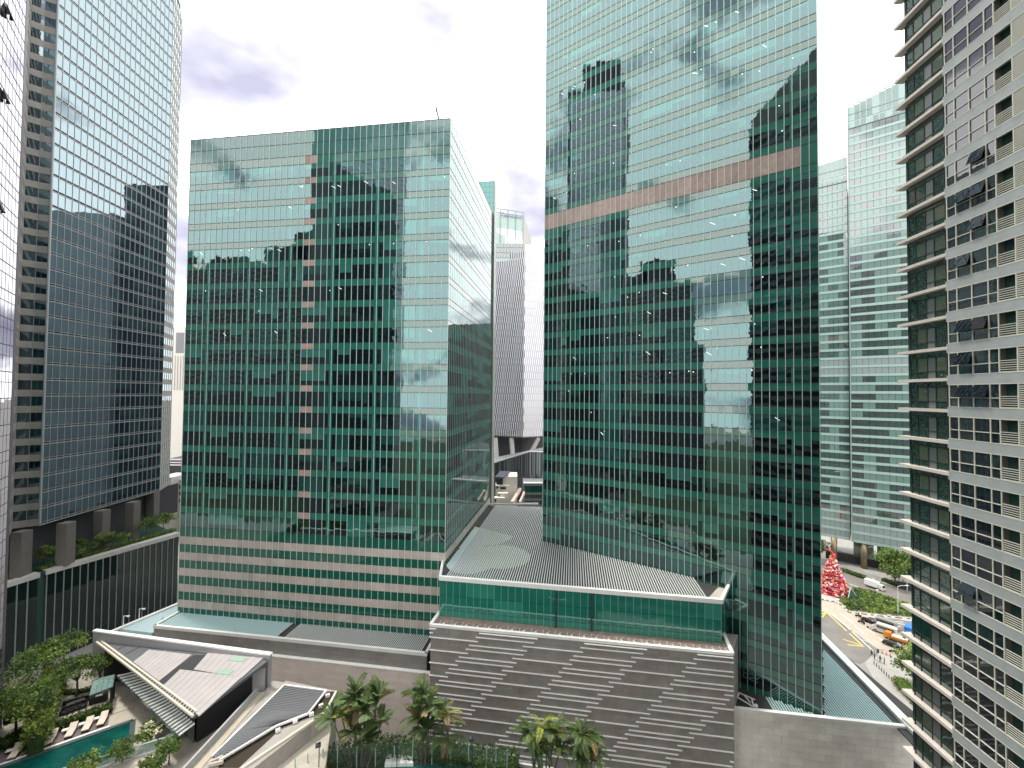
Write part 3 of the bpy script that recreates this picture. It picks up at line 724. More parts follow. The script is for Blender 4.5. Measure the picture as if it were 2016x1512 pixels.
FPe = Face(pR, (A_C + V(-1.5, -.5, 0)))
for r in range(4):
    for c in range(2): FPe.piece(B, 'wall_tile', wallg, c * 2.4, c * 2.4 + 2.4, ZL - .35 - (r + 1) * .72, ZL - .35 - r * .72, gap=.03)
B.finish()
mb = MB().mat(white); FPd.bar(mb, -.1, FPd.W + .1, ZL - .35, ZL + .2, -.45, .08); mb.build('front_kerb', low)
mb = MB().mat(white); mb.bar(pR + V(-.2, 0, 0), V(A_C.x - 1.6, A_C.y, ZL), .4, .4); mb.build('side_kerb', low)
mb = MB().mat(white); mb.bar(pL + V(.1, 0, 0), V(A_L.x + .3, A_L.y, ZL), .4, .4); mb.build('side_kerb', low)
ugap = FPd.uz(550, 1258)[0]
for (ua, ub_, sp, mm, w_) in ((.6, ugap - .5, .36, slatg, .24), (ugap + .6, FPd.W - 1, .36, slatm, .15)):
    mb = MB().mat(mm); n = int((ub_ - ua) / sp)
    for i in range(n):
        p = FPd.P(ua + i * sp, ZL - .05, -.6); ln = -(p - A_L).dot(FA.n) / dA.dot(FA.n) if abs(dA.dot(FA.n)) > 1e-6 else 5
        mb.bar(p, p + dA * (abs(ln) - .1), w_, .14)
    o = mb.build('roof_louvre', low); o['kind'] = 'stuff'
mb = MB().mat(mat('vent_pipe', (.6, .6, .58), .5)); 
for px in (553, 320): mb.cyl(G(px, 1243 if px > 500 else 1217, ZL - .3), G(px, 1243 if px > 500 else 1217, ZL + .3), .25)
mb.build('roof_vent', low)
# lower pale blue roof at its left
z2 = 23.2; poly = ccw(pxpoly([(236, 1238), (352, 1190), (352, 1222), (300, 1246)], z2))
l2 = thing('side_roof', 'pale blue flat roof strip with white kerb left of the louvred podium', 'building', (-72, 88, 0))
mb = MB().mat(mat('roof_pale_blue', (0.42, 0.55, 0.56), .7, var=.08, vscale=2)); mb.prism(poly, 12, z2); mb.build('roof_panel', l2)
mb = MB().mat(white); mb.bar(G(215, 1246, z2 + .1), G(355, 1187, z2 + .1), .7, .4); mb.build('kerb', l2)
for px, py in ((243, 1232), (274, 1217)):
    lp = thing('roof_camera_post', 'white camera post on the pale roof kerb, ' + ('nearer the pavilion' if px < 250 else 'nearer the green block'), 'post', G(px, py, z2 + .3))
    c = G(px, py, z2 + .3); m_ = MB().mat(white); m_.cyl(c, c + V(0, 0, 1.9), .07); m_.build('pole', lp)
    m_ = MB().mat(white); m_.bar(c + V(0, 0, 1.9), c + V(.8, 0, 1.95), .1, .1); m_.cbox(c + V(.9, 0, 1.75), .5, .25, .25); m_.build('camera_head', lp)
# ------------------------------------------------------------------ beige tiled wall (lower left centre)
ZW = 21.6; wL = G(500, 1289, ZW); wR = G(846, 1328, ZW); FW_ = Face(wL, wR)
bw = thing('tiled_wall', 'long pinkish beige tiled wall behind the palms', 'wall', (-30, 76, 0))
tileb = mat('tile_pink_beige', (0.76, 0.66, 0.59), .7, var=.08, vscale=.5, orand=.05)
mb = MB().mat(tileb); mb.box(FW_.P(0, 0, -.6), FW_.u * FW_.W, FW_.n * .5, V(0, 0, ZW - .02)); mb.build('backing', bw)
B = Build(bw)
for r in range(24):
    for c in range(13):
        u0 = c * 2.5 - (1.25 if r % 2 else 0); u1 = min(u0 + 2.5, FW_.W); u0 = max(0, u0)
        if u1 - u0 > .1: FW_.piece(B, 'wall_tile', tileb, u0, u1, ZW - (r + 1) * .66, ZW - r * .66, gap=.03, out=smooth_noise(c, r, 9) * .02)
B.finish()
mb = MB().mat(white); FW_.bar(mb, 0, FW_.W, ZW, ZW + .15, -.7, .08); mb.build('coping', bw)
# ------------------------------------------------------------------ right podium
ZP = FT_.uz(1617, 1408)[1]
rp = thing('corner_podium', 'beige walled corner podium with diagonal striped louvre roof at the foot of the green tower', 'building', (50, 75, 0))
rL = G(1440, 1396, ZP); rR = G(1860, 1441, ZP); FQ = Face(rL, rR)
k0 = G(1590, 1226, ZP); k1 = G(1850, 1490, ZP)
tiler = mat('tile_light_beige', (0.78, 0.74, 0.67), .7, var=.12, vscale=.35, orand=.08)
B = Build(rp)
for r in range(int(ZP / 1.0)):
    for c in range(int(FQ.W / 2.0) + 1):
        u0 = c * 2.0 - (1.0 if r % 2 else 0); u1 = min(u0 + 2.0, FQ.W); u0 = max(0, u0)
        if u1 - u0 > .1: FQ.piece(B, 'wall_tile', tiler, u0, u1, ZP - .2 - (r + 1) * 1.0, ZP - .2 - r * 1.0, gap=.03, out=smooth_noise(c, r, 9) * .02)
B.finish()
kd = (k1 - k0); kd.z = 0; kd.normalize()
kend = k0 + kd * 40
foot = ccw([FQ.P(.1, 0, -.1)[:2], FQ.P(FQ.W, 0, -.1)[:2], k0[:2], (k0 + V(-14, 18, 0))[:2], (T_R + dT * 30)[:2], T_R[:2]])
foot = ccw([FQ.P(.1, 0, -.1)[:2], FQ.P(FQ.W - .5, 0, -.1)[:2], k0[:2], (T_R + dT * 28)[:2], (T_R - FT_.u * 14)[:2]])
mb = MB().mat(roofd); mb.prism(foot, 0, ZP - .35); mb.build('roof_deck', rp)
mb = MB().mat(white); FQ.bar(mb, 0, FQ.W, ZP - .25, ZP + .2, -.5, .08); mb.build('front_kerb', rp)
mb = MB().mat(white); mb.bar(k0 - kd * 6 + V(0, 0, .1), k1 + kd * 4 + V(0, 0, .1), 1.3, .5); mb.build('street_kerb', rp)
mb = MB().mat(dark); kn = Vector((kd.y, -kd.x, 0)); kn = kn if kn.x < 0 else -kn
mb.bar(k0 - kd * 6 + kn * 1.3 + V(0, 0, -.2), k1 + kd * 4 + kn * 1.3 + V(0, 0, -.2), 1.2, .2); mb.build('gutter', rp)
mb = MB().mat(slatg); mw = MB()
planesR = [(T_R + V(0, 0, 0), FT_.n)]
for i in range(120):
    o_ = k0 - kd * 8 + kn * (2.1 + i * .38) + V(0, 0, -.02)
    # start at T wall / side wall, end at front kerb
    dn = kd.dot(FQ.n)
    t1 = (Vector((rL.x, rL.y, ZP)) - FQ.n * .5 - o_).dot(FQ.n) / dn
    st = 0.0
    # tower front plane: points must have (q-T_L).n > .1 unless beyond T_R along u
    q0 = o_
    def inside(q): return (q - T_L).dot(FT_.n) < .12 and (q - T_L).dot(FT_.u) < FT_.W + .12
    n_ = 60; last = None; segs = []; cur = None
    for j in range(n_ + 1):
        q = o_ + kd * (t1 * j / n_)
        ok = not inside(q) and (q - FQ.P(FQ.uz(1526, 1400)[0], 0)).dot(FQ.u) > 0
        if ok and cur is None: cur = q
        if (not ok or j == n_) and cur is not None:
            if (q - cur).length > .6: segs.append((cur, q if ok else o_ + kd * (t1 * (j - 1) / n_)))
            cur = None
    for a, b2 in segs[-1:]:
        if (b2 - a).length > .3: mb.bar(a, b2, .17, .18)
o = mb.build('roof_louvre', rp); o['kind'] = 'stuff'
# folded access frame
c = G(1470, 1380, ZP - .3); af = thing('access_frame', 'white folded metal access frame lying on the dark podium roof', 'frame', c)
for nm, pts in (('rail', [(1450, 1362), (1487, 1378)]), ('rail', [(1449, 1371), (1482, 1391)]), ('brace', [(1455, 1366), (1448, 1376)]), ('brace', [(1480, 1376), (1484, 1391)]), ('brace', [(1466, 1370), (1478, 1384)]), ('counterweight', [(1486, 1388), (1491, 1392)])):
    m_ = MB().mat(white); m_.bar(G(*pts[0], ZP + .3), G(*pts[1], ZP + .1), .16 if nm != 'counterweight' else .5, .16 if nm != 'counterweight' else .4); m_.build(nm, af)
def textobj(cu, parent, m):
    tmp = bpy.data.objects.new('tmp_text', cu); COL.objects.link(tmp); bpy.context.view_layer.update()
    me = bpy.data.meshes.new_from_object(tmp.evaluated_get(bpy.context.evaluated_depsgraph_get())); bpy.data.objects.remove(tmp); bpy.data.curves.remove(cu)
    me.materials.clear(); me.materials.append(m); return newobj('letters', me, parent)
# ------------------------------------------------------------------ distant and gap buildings
def box_on(F, mbm, parent, name): return mbm.build(name, parent)
# mint glass tower on the right
ft = thing('mint_tower', 'pale mint glass office tower with sloping roof frame behind the street', 'building', (165, 185, 0))
HF = 3.6
f1 = V(141.2, 178.0, 0); fd = V(1.236, -1, 0).normalized(); f2 = f1 + fd * 42
FM = Face(f1, f2); FM0 = Face(f1 - fd * 10.6 + V(.8, 1.0, 0), f1 + V(.8, 1.0, 0) - fd * .4)
mint = mat('mint_spandrel', (0.31, 0.44, 0.40), .35, ior=1.7); mintd = mat('mint_window_dark', (0.06, 0.08, 0.078), 0.0, ior=2.6, bump=WARP, bscale=.3); mintl = mat('mint_window_blind', (0.16, 0.25, 0.225), 0.05, ior=2.2)
mintg = mat('mint_louvre', (0.24, 0.29, 0.29), .5); mintf = mat('mint_frame', (.24, .31, .29), .5)
B = Build(ft)
zb = FM.uz(1684, 1067)[1]
def mint_wall(F, nb, z0, ztop_l, slope, seed):
    w = F.W / nb; k = 0
    m_ = MB().mat(core); p = [F.P(0, 0, -.4)[:2], F.P(F.W, 0, -.4)[:2], F.P(F.W, 0, -24)[:2], F.P(0, 0, -24)[:2]]; m_.prism(p, z0, ztop_l - 9); m_.build('inner_core', ft)
    n = int((ztop_l - 8 - z0) / HF)
    for k in range(n):
        z = z0 + k * HF
        mech = k in (0, 1) or k in (19, 20)
        [F.piece(B, 'spandrel_panel', mint, b * w * 3, min(F.W, (b + 1) * w * 3), z - .1, z + 1.0, out=.15, t=.3, gap=.05) for b in range(-(-nb // 3))]
        for b in range(nb):
            q = smooth_noise(b // 2, k, seed)
            mm = mintg if mech else (mintd if q < (.6 if k < 30 else .4) else mintl)
            F.piece(B, 'window_pane', mm, b * w, b * w + w, z + 1.0, z + HF - .1, gap=.1)
    z = z0 + n * HF
    # open roof screen
    m_ = MB().mat(mintf)
    for b in range(nb + 1): F.bar(m_, b * w - .08, b * w + .08, z, ztop_l + slope * b * w, -.1, .12)
    for zz in (.1, 3.0, 6.0): F.bar(m_, 0, F.W, z + zz, z + zz + .3, -.1, .12)
    m_.bar(F.P(0, ztop_l, 0), F.P(F.W, ztop_l + slope * F.W, 0), .3, .4); m_.build('roof_screen', ft)
    for b in range(nb):
        zt_b = ztop_l + slope * (b + .5) * w - .5
        F.piece(B, 'roof_glass', mintl if (b + nb) % 3 else mint, b * w, b * w + w, z + .4, z + 3.0, gap=.2)
        if zt_b > z + 3.8: F.piece(B, 'roof_glass', mintl if b % 4 else mint, b * w, b * w + w, z + 3.3, zt_b, gap=.2)
    m_ = MB().mat(mintf); F.bar(m_, -.15, .25, z0, ztop_l, -.2, .3); m_.build('corner_post', ft)
_a = FM.uz(1673, 210); _b = FM.uz(1790, 150); mint_wall(FM, 21, zb, _a[1], (_b[1] - _a[1]) / (_b[0] - _a[0]), 51)
mint_wall(FM0, 6, zb, FM0.uz(1640, 316)[1], .06, 52)
B.finish()
brz = mat('column_bronze', (0.22, 0.18, 0.11), .35, .5)
for px in (1641, 1700, 1749, 1806):
    c = FM.P(FM.uz(px, 1000)[0], 0, -1.2); m_ = MB().mat(brz); m_.cyl(c, c + V(0, 0, zb), 1.15, n=14); m_.build('round_column', ft, smooth=True)
m_ = MB().mat(mat('lobby_glass', (0.10, 0.13, 0.12), .05, ior=2.0, var=.3, vscale=.15)); 
for a, b2 in ((0.5, 7), (8, 14.5), (15.5, 22), (23, 40)): FM.bar(m_, a, b2, 3.6, zb + .3, -3.4, -3)
m_.build('lobby_glazing', ft)
m_ = MB().mat(dark); FM.bar(m_, -9, 40, 0, 3.6, -6, -4.5); m_.build('loading_bay', ft)
# sign
sg = thing('sign', 'black wall sign with white lettering Ocean half hidden by the apartment block', 'sign', G(1800, 1155, 1))
sw = G(1785, 1153, 1.2); 
m_ = MB().mat(dark); m_.box(sw + V(-3, .5, -1.0), fd * 16, V(.3, .4, 0), V(0, 0, 2.4)); m_.build('sign_wall', sg)
fc = bpy.data.curves.new('letters', 'FONT'); fc.body = 'Ocean'; fc.size = 2.1; fc.extrude = .03
fo = textobj(fc, sg, white)
ang = atan2(fd.y, fd.x); fo.matrix_local = Matrix.Translation(sw + V(.9, .25, -.45) - wloc(sg)) @ Matrix.Rotation(ang, 4, 'Z') @ Matrix.Rotation(pi / 2, 4, 'X')
# white fin tower in the middle gap
MTY = 235.0
def mp_(px, py, y): return Yp(px, py, y)
fin = thing('finned_tower', 'faceted tower clad in white and black upright fins between the green towers', 'building', (5, 245, 0))
q0 = mp_(945, 780, 243); q1 = mp_(1030, 780, 232); q2 = mp_(1120, 780, 244)
finw = mat('fin_white', (0.68, 0.67, 0.70), .35, .3); fink = mat('fin_black_glass', (0.02, 0.022, 0.028), 0.0, ior=2.6, bump=WARP, bscale=.3)
zt0 = mp_(1030, 480, 232).z; zb0 = mp_(1030, 860, 232).z
B = Build(fin); nfl2 = 27; hf = (zt0 - zb0) / nfl2
m_ = MB().mat(core); m_.prism(ccw([q0[:2], (q1 + V(0, .4, 0))[:2], q2[:2], (q2 + V(0, 25, 0))[:2], (q0 + V(0, 25, 0))[:2]]), zb0, zt0 - 8); m_.build('inner_core', fin)
for F in (Face(q0, q1), Face(q1, q2)):
    nb = 24; w = F.W / nb; hv = .25 if F.u.y < 0 else .09
    for k in range(nfl2):
        z = zb0 + k * hf
        if k >= nfl2 - 2 and F.u.y < 0 and False: continue
        for b in range(nb):
            if F.u.y < 0 and z + hf > zt0 - (nb - b) * w * .42: continue
            u0 = b * w + (w * .5 if k % 2 else 0)
            F.piece(B, 'dark_pane', fink, u0 - w * hv, u0 + w * hv, z + .15, z + hf - .1, out=.02)
            F.piece(B, 'white_fin', finw, u0 + w * hv, u0 + w * (1 - hv), z + .05, z + hf - .02, out=.12, t=.2)
B.finish()
m_ = MB().mat(mat('soffit_grey', (.10, .10, .105), .7)); m_.prism(ccw([q0[:2], (q1 + V(0, -.3, 0))[:2], q2[:2], (q2 + V(0, 25, 0))[:2], (q0 + V(0, 25, 0))[:2]]), zb0 - .6, zb0); m_.build('soffit', fin)
for px in (1007, 1060, 975):
    a = mp_(px, 862, 236); b2 = mp_(px + (3 if px < 1050 else -22), 905, 234); m_ = MB().mat(conc); m_.bar(a, b2, 1.9, 1.9); m_.build('slanted_column', fin)
m_ = MB().mat(mat('lobby_dark', (.05, .055, .06), .3)); m_.prism(ccw([(q0 + V(0, 8, 0))[:2], (q1 + V(0, 8, 0))[:2], (q2 + V(0, 8, 0))[:2], (q2 + V(0, 24, 0))[:2], (q0 + V(0, 24, 0))[:2]]), 0, zb0 - .6); m_.build('lobby', fin)
# far glass tower with crown and sign
cp = thing('crowned_tower', 'far pale glass tower with open crown and lettering above the finned tower', 'building', (0, 345, 0))
c0 = mp_(940, 430, 330); c1 = mp_(1030, 430, 330); zc1 = mp_(1028, 418, 330).z; zc0 = mp_(978, 405, 330).z; zcr = mp_(1000, 478, 330).z
FCp = Face(c0, c1)
pg = mat('far_pale_glass', (0.30, 0.42, 0.38), .2, ior=1.8); 
m_ = MB().mat(pg); m_.prism([FCp.P(0, 0, -.5)[:2], FCp.P(FCp.W, 0, -.5)[:2], (FCp.P(FCp.W, 0) + V(5.5, 18, 0))[:2], (FCp.P(0, 0) + V(5, 18, 0))[:2]], 0, zcr); m_.build('body', cp)
B = Build(cp)
for k in range(3):
    for b in range(14): FCp.piece(B, 'window_pane', mintd, b * FCp.W / 14, (b + 1) * FCp.W / 14, zcr - 4 * (k + 1), zcr - 4 * k, gap=.6, out=.05)
B.finish()
m_ = MB().mat(mintf); nb = 6
for b in range(nb + 1):
    u_ = b * FCp.W / nb; F_ = FCp; F_.bar(m_, u_ - .4, u_ + .4, zcr, zc0 - (zc0 - zc1) * u_ / FCp.W, -.4, .2)
m_.bar(FCp.P(0, zc0, 0), FCp.P(FCp.W, zc1, 0), .4, .5); m_.bar(FCp.P(0, zc0 - 3.2, 0), FCp.P(FCp.W, zc1 - 3.2, 0), .4, .5); m_.build('crown_frame', cp)
m_ = MB().mat(pg); a = FCp.P(0, zc0 - 4, -.2); b2 = FCp.P(FCp.W, zc1 - 4, -.2); m_.quad(a - V(0, 0, 11), b2 - V(0, 0, 11), b2, a); m_.quad(FCp.P(0, zcr, -.3), FCp.P(FCp.W * .62, zcr, -.3), FCp.P(FCp.W * .62, zcr + 5, -.3), FCp.P(0, zcr + 14, -.3)); m_.build('crown_glass', cp)
m_ = MB().mat(conc); m_.prism(ccw([(FCp.P(FCp.W, 0, 0) + V(.3, .2, 0))[:2], (FCp.P(FCp.W, 0) + V(7.5, 20, 0))[:2], (FCp.P(FCp.W, 0) + V(6.5, 20, 0))[:2]]), 0, lambda p: zc1 - (p[1] - 330) * .75); m_.build('side_wall', cp)
fc = bpy.data.curves.new('letters', 'FONT'); fc.body = 'CapitaLand'; fc.size = 3.6; fc.extrude = .1
fo = textobj(fc, cp, mat('letter_grey_blue', (.16, .18, .26), .5)); sp = mp_(986, 424, 329)
fo.matrix_local = Matrix.Translation(sp - wloc(cp)) @ Matrix.Rotation(.12, 4, 'Y') @ Matrix.Rotation(pi / 2, 4, 'X')
# grey slatted low building
sl = thing('slatted_building', 'low grey building wrapped in upright metal slats below the finned tower', 'building', (2, 175, 0))
s0 = mp_(935, 900, 172); s1 = mp_(1043, 900, 165); s2 = mp_(1115, 900, 172); zs1 = mp_(1043, 889, 165).z; zs0 = mp_(972, 911, 170).z; zsb = mp_(1000, 950, 168).z
sgm = mat('slat_grey', (.26, .28, .30), .4, .4)
F1 = Face(s0, s1); F2 = Face(s1, s2)
zf = lambda u_: zs1 - (F1.W - u_) * (zs1 - zs0) / (F1.W * .66)
m_ = MB().mat(mat('slat_back', (.07, .075, .085), .4, ior=1.8)); m_.prism(ccw([F1.P(0, 0, -.5)[:2], F1.P(F1.W, 0, -.5)[:2], (F2.P(F2.W, 0, -.5))[:2], (s2 + V(0, 22, 0))[:2], (s0 + V(0, 22, 0))[:2]]), 0, lambda p: zs1 - .3 - max(0, s1.x - p[0]) * (zs1 - zs0) / ((s1.x - s0.x) * .66)); m_.build('wall', sl)
m_ = MB().mat(sgm); r_ = random.Random(3)
for F, nb, zz in ((F1, 60, zf), (F2, 36, lambda u_: zs1 - u_ * .08)):
    for b in range(nb):
        for (lo, hi) in ((0, .33), (.33, .66), (.66, 1.0)):
            if r_.random() < .3: continue
            u_ = (b + r_.random() * .5) * F.W / nb; zt_ = zz(u_); zb_ = zsb - 14; F.bar(m_, u_, u_ + .17 + .12 * r_.random(), zb_ + (zt_ - zb_) * lo + .1, zb_ + (zt_ - zb_) * hi - .1, -.2, .15)
o = m_.build('slat', sl); o['kind'] = 'stuff'
m_ = MB().mat(white); m_.bar(F1.P(0, zf(0) + .1, 0), F1.P(F1.W, zs1 + .1, 0), .6, .3); m_.bar(F2.P(0, zs1 + .1, 0), F2.P(F2.W, zs1 - .08 * F2.W, 0), .6, .3); m_.build('roof_edge', sl)
# white plant rooms behind the hall roof
pm = thing('plant_room', 'white stepped rooftop plant building just behind the striped hall roof', 'building', mp_(1000, 985, 142))
pw = mat('plant_white', (.66, .62, .55), .8, var=.08, vscale=.5)
def pbox(nm, xa, xb, yt, yb, y, dep, m=pw, up=0):
    a = mp_(xa, yb, y); b2 = mp_(xb, yb, y); zt_ = mp_(xa, yt, y).z; m_ = MB().mat(m); m_.box((a.x, y, a.z - 12 + up), (b2.x - a.x, 0, 0), (0, dep, 0), (0, 0, zt_ - a.z + 12 - up)); m_.build(nm, pm)
pbox('plant_block', 990, 1018, 938, 985, 146, 8); pbox('plant_block', 975, 1002, 956, 990, 144, 5); pbox('duct_box', 980, 1000, 971, 978, 141, 2, up=11); pbox('duct_box', 973, 993, 980, 988, 139.5, 2, up=11)
m_ = MB().mat(mat('roof_navy', (.03, .035, .06), .5)); a = mp_(974, 939, 144); b2 = mp_(1006, 929, 150); m_.raw([mp_(974, 939, 143), mp_(992, 940, 143), mp_(1006, 928, 150), mp_(985, 927, 150)], [(0, 1, 2, 3)]); m_.raw([mp_(974, 940, 143), mp_(985, 928, 150), mp_(1006, 929, 150), mp_(992, 941, 143)], [(0, 1, 2, 3)]); m_.build('tank_roof', pm)
m_ = MB().mat(dark); a = mp_(977, 954, 143.5); b2 = mp_(990, 943, 143.5); m_.box((a.x, 143.2, a.z), (b2.x - a.x, 0, 0), (0, 1, 0), (0, 0, b2.z - a.z)); m_.build('water_tank', pm)
m_ = MB().mat(mat('tray_pink', (.55, .42, .36), .8)); m_.bar(mp_(1008, 990, 138), mp_(1024, 963, 150), .9, .9); m_.bar(mp_(1023, 990, 138), mp_(1032, 970, 150), .5, .9); m_.build('cable_tray', pm)
for (xa, xb, yt, yb) in ((977, 981, 958, 962), (985, 996, 959, 963), (981, 984, 973, 977), (974, 977, 983, 988)):
    a = mp_(xa, yb, 139); b2 = mp_(xb, yt, 139); q = .1; y_ = {958: 143.9, 959: 143.9, 973: 140.9, 983: 139.4}[yt]; a = mp_(xa, yb, y_); b2 = mp_(xb, yt, y_); m_ = MB().mat(dark); m_.box((a.x, y_, a.z), (b2.x - a.x, 0, 0), (0, .08, 0), (0, 0, b2.z - a.z)); m_.build('vent_opening', pm)
gb = thing('grey_annex', 'low grey annex with glazed gallery right of the white plant building', 'building', mp_(1050, 985, 155))
a = mp_(1030, 1000, 155); b2 = mp_(1110, 952, 155)
m_ = MB().mat(mat('annex_grey', (.16, .17, .175), .7)); m_.box((a.x, 155.2, 0), (b2.x - a.x, 0, 0), (0, 9, 0), (0, 0, b2.z)); m_.build('wall', gb)
m_ = MB().mat(white); m_.box((a.x, 154.6, b2.z - .1), (b2.x - a.x, 0, 0), (0, 1, 0), (0, 0, .4)); m_.build('roof_edge', gb)
for r, (yt, yb, mm) in enumerate(((957, 969, g_mid), (974, 981, mintd), (986, 993, mintd))):
    for i in range(9):
        p = mp_(1033 + i * 4.2, yb, 155); q = mp_(1036.6 + i * 4.2, yt, 155); m_ = MB().mat(mm); m_.box((p.x, 155.0, p.z), (q.x - p.x, 0, 0), (0, .3, 0), (0, 0, q.z - p.z)); m_.build('window_pane', gb)
# ------------------------------------------------------------------ far right gap
def far_block(name, label, xa, xb, yt, yb, y, dep, m, cat='building', ground=True):
    a = mp_(xa, yb, y); b2 = mp_(xb, yt, y); t = thing(name, label, cat, ((a.x + b2.x) / 2, y, 0))
    m_ = MB().mat(m); m_.box((a.x, y, 0), (b2.x - a.x, 0, 0), (0, dep, 0), (0, 0, b2.z)); m_.build('wall', t); return t
def wins(t, y, xs, ys, m, w=3, h=4):
    for py in ys:
        for px in xs:
            a = mp_(px, py + h, y); b2 = mp_(px + w, py, y); m_ = MB().mat(m); m_.box((a.x, y - .15, a.z), (b2.x - a.x, 0, 0), (0, .2, 0), (0, 0, b2.z - a.z)); m_.build('window', t)
hz = mat('far_white', (.66, .64, .64), .8); hzg = mat('far_window', (.22, .22, .24), .3)
t = far_block('far_white_tower', 'distant white tower with rows of small windows and a red emblem at the top', 1600, 1630, 437, 800, 420, 20, hz)
wins(t, 420, (1612, 1616.5, 1621), [468 + i * 8.2 for i in range(9)], hzg, 2.6, 4); wins(t, 420, (1610.5,), (443,), hzg, 8, 4); wins(t, 420, (1610.5,), (452,), hzg, 8, 10)
m_ = MB().mat(mat('emblem_red', (.5, .06, .08), .6)); c = mp_(1624.5, 443.5, 419.5)
for dx in (-1.1, 0, 1.1): m_.box(c + V(dx - .2, 0, -2.2), (.45, 0, 0), (0, .3, 0), (0, 0, 4.4))
m_.box(c + V(-2.3, .05, -.25), (4.6, 0, 0), (0, .2, 0), (0, 0, .5)); m_.build('red_emblem', t)
bg_ = mat('far_blue_grey', (.2, .21, .29), .4, ior=1.7); bgl = mat('far_blue_band', (.34, .35, .43), .5)
t = far_block('braced_tower', 'distant blue grey tower with diagonal braces between green and mint towers', 1600, 1634, 537, 905, 300, 20, bg_)
for i in range(34):
    a = mp_(1604, 541 + i * 10.6, 300); b2 = mp_(1634, 541 + i * 10.6, 300); m_ = MB().mat(bgl); m_.box(a + V(0, -.3, -.6), (b2.x - a.x, 0, 0), (0, .4, 0), (0, 0, 1.3)); m_.build('floor_band', t)
for (x0, y0, x1, y1) in ((1611, 558, 1628, 568), (1611, 583, 1628, 568), (1612, 760, 1630, 690), (1612, 690, 1630, 705)):
    m_ = MB().mat(bgl); m_.bar(mp_(x0, y0, 299.4), mp_(x1, y1, 299.4), .8, .6); m_.build('brace', t)
t = far_block('terraced_building', 'low dark terraced building with rooftop shrubs left of the mint tower', 1600, 1636, 925, 990, 225, 16, mat('far_dark_glass', (.05, .06, .065), .2, ior=1.8))
for i in range(5):
    a = mp_(1604, 936 + i * 11, 225); b2 = mp_(1636, 936 + i * 11, 225); m_ = MB().mat(conc); m_.box(a + V(0, -1.2, -.3), (b2.x - a.x, 0, 0), (0, 1.3, 0), (0, 0, .7)); m_.build('floor_edge', t)
a = mp_(1604, 899, 235); b2 = mp_(1636, 899, 235); m_ = MB().mat(hz); m_.box((a.x, 236, 0), (b2.x - a.x, 0, 0), (0, 8, 0), (0, 0, a.z)); m_.build('back_wall', t)
# ------------------------------------------------------------------ left gap
t = far_block('white_hotel', 'distant white building with tall upright fins seen between the two left towers', 330, 380, 645, 900, 330, 20, mat('far_cream', (.72, .68, .62), .8))
wins(t, 330, (346,), (655,), hzg, 17, 40)
for px in (341.5, 347, 352.5, 357.5):
    a = mp_(px, 768, 329); b2 = mp_(px + 2, 700, 329); m_ = MB().mat(hzg); m_.box((a.x, 329.6, a.z), (b2.x - a.x, 0, 0), (0, .5, 0), (0, 0, b2.z - a.z)); m_.build('fin_shadow_gap', t)
t = far_block('striped_low_block', 'distant low block with dark and white stripes in the left gap', 320, 385, 905, 930, 300, 18, dark)
for py in (906, 911.5, 916.5):
    a = mp_(325, py, 299.4); b2 = mp_(385, py, 299.4); m_ = MB().mat(hz); m_.box(a, (b2.x - a.x, 0, 0), (0, .5, 0), (0, 0, .8)); m_.build('white_stripe', t)
t = far_block('cream_low_house', 'small cream building with square windows below the left gap', 338, 380, 945, 1010, 205, 14, mat('house_cream', (.52, .49, .42), .8))
wins(t, 205, (346, 353), (955, 968, 982), dark, 4, 7)
t = far_block('grey_frame_building', 'small grey framed building with glass bays left of the cream building', 305, 337, 940, 1015, 200, 12, conc)
wins(t, 200, (312, 320, 328), (950, 964, 978, 992), dark, 5, 9)
# ------------------------------------------------------------------ vegetation helpers
lf1 = leafmat('leaf_mid', (0.10, 0.165, 0.035)); lf2 = leafmat('leaf_dark', (0.05, 0.095, 0.025)); lf3 = leafmat('leaf_light', (0.20, 0.28, 0.055)); lfy = leafmat('leaf_yellow', (0.30, 0.34, 0.05)); lfp = leafmat('leaf_palm', (0.095, 0.15, 0.04)); lfd = leafmat('leaf_dry', (0.22, 0.16, 0.07))
bark = mat('bark', (0.13, 0.10, 0.075), .9, var=.25, vscale=3)
def leafquad(mb, c, d, nrm, ln, wd):
    s_ = d.cross(nrm).normalized() * wd / 2; e = c + d * ln; m1 = c + d * ln * .5
    mb.raw([c, m1 + s_, e, m1 - s_], [(0, 1, 2, 3)])
def rvec(r): 
    while True:
        v = Vector((r.uniform(-1, 1), r.uniform(-1, 1), r.uniform(-1, 1)))
        if .05 < v.length < 1: return v.normalized()
def clump(mb, c, rad, n, size, r, flat=.7):
    for i in range(n):
        v = rvec(r); q = c + Vector((v.x * rad.x, v.y * rad.y, v.z * rad.z)) * (r.random() ** .4)
        d = (rvec(r) + v * .6 + V(0, 0, -.15)).normalized(); nn = (V(0, 0, 1) * flat + rvec(r)).normalized()
        if abs(d.dot(nn)) > .95: continue
        leafquad(mb, q, d, nn, size * r.uniform(.7, 1.4), size * r.uniform(.45, .8))
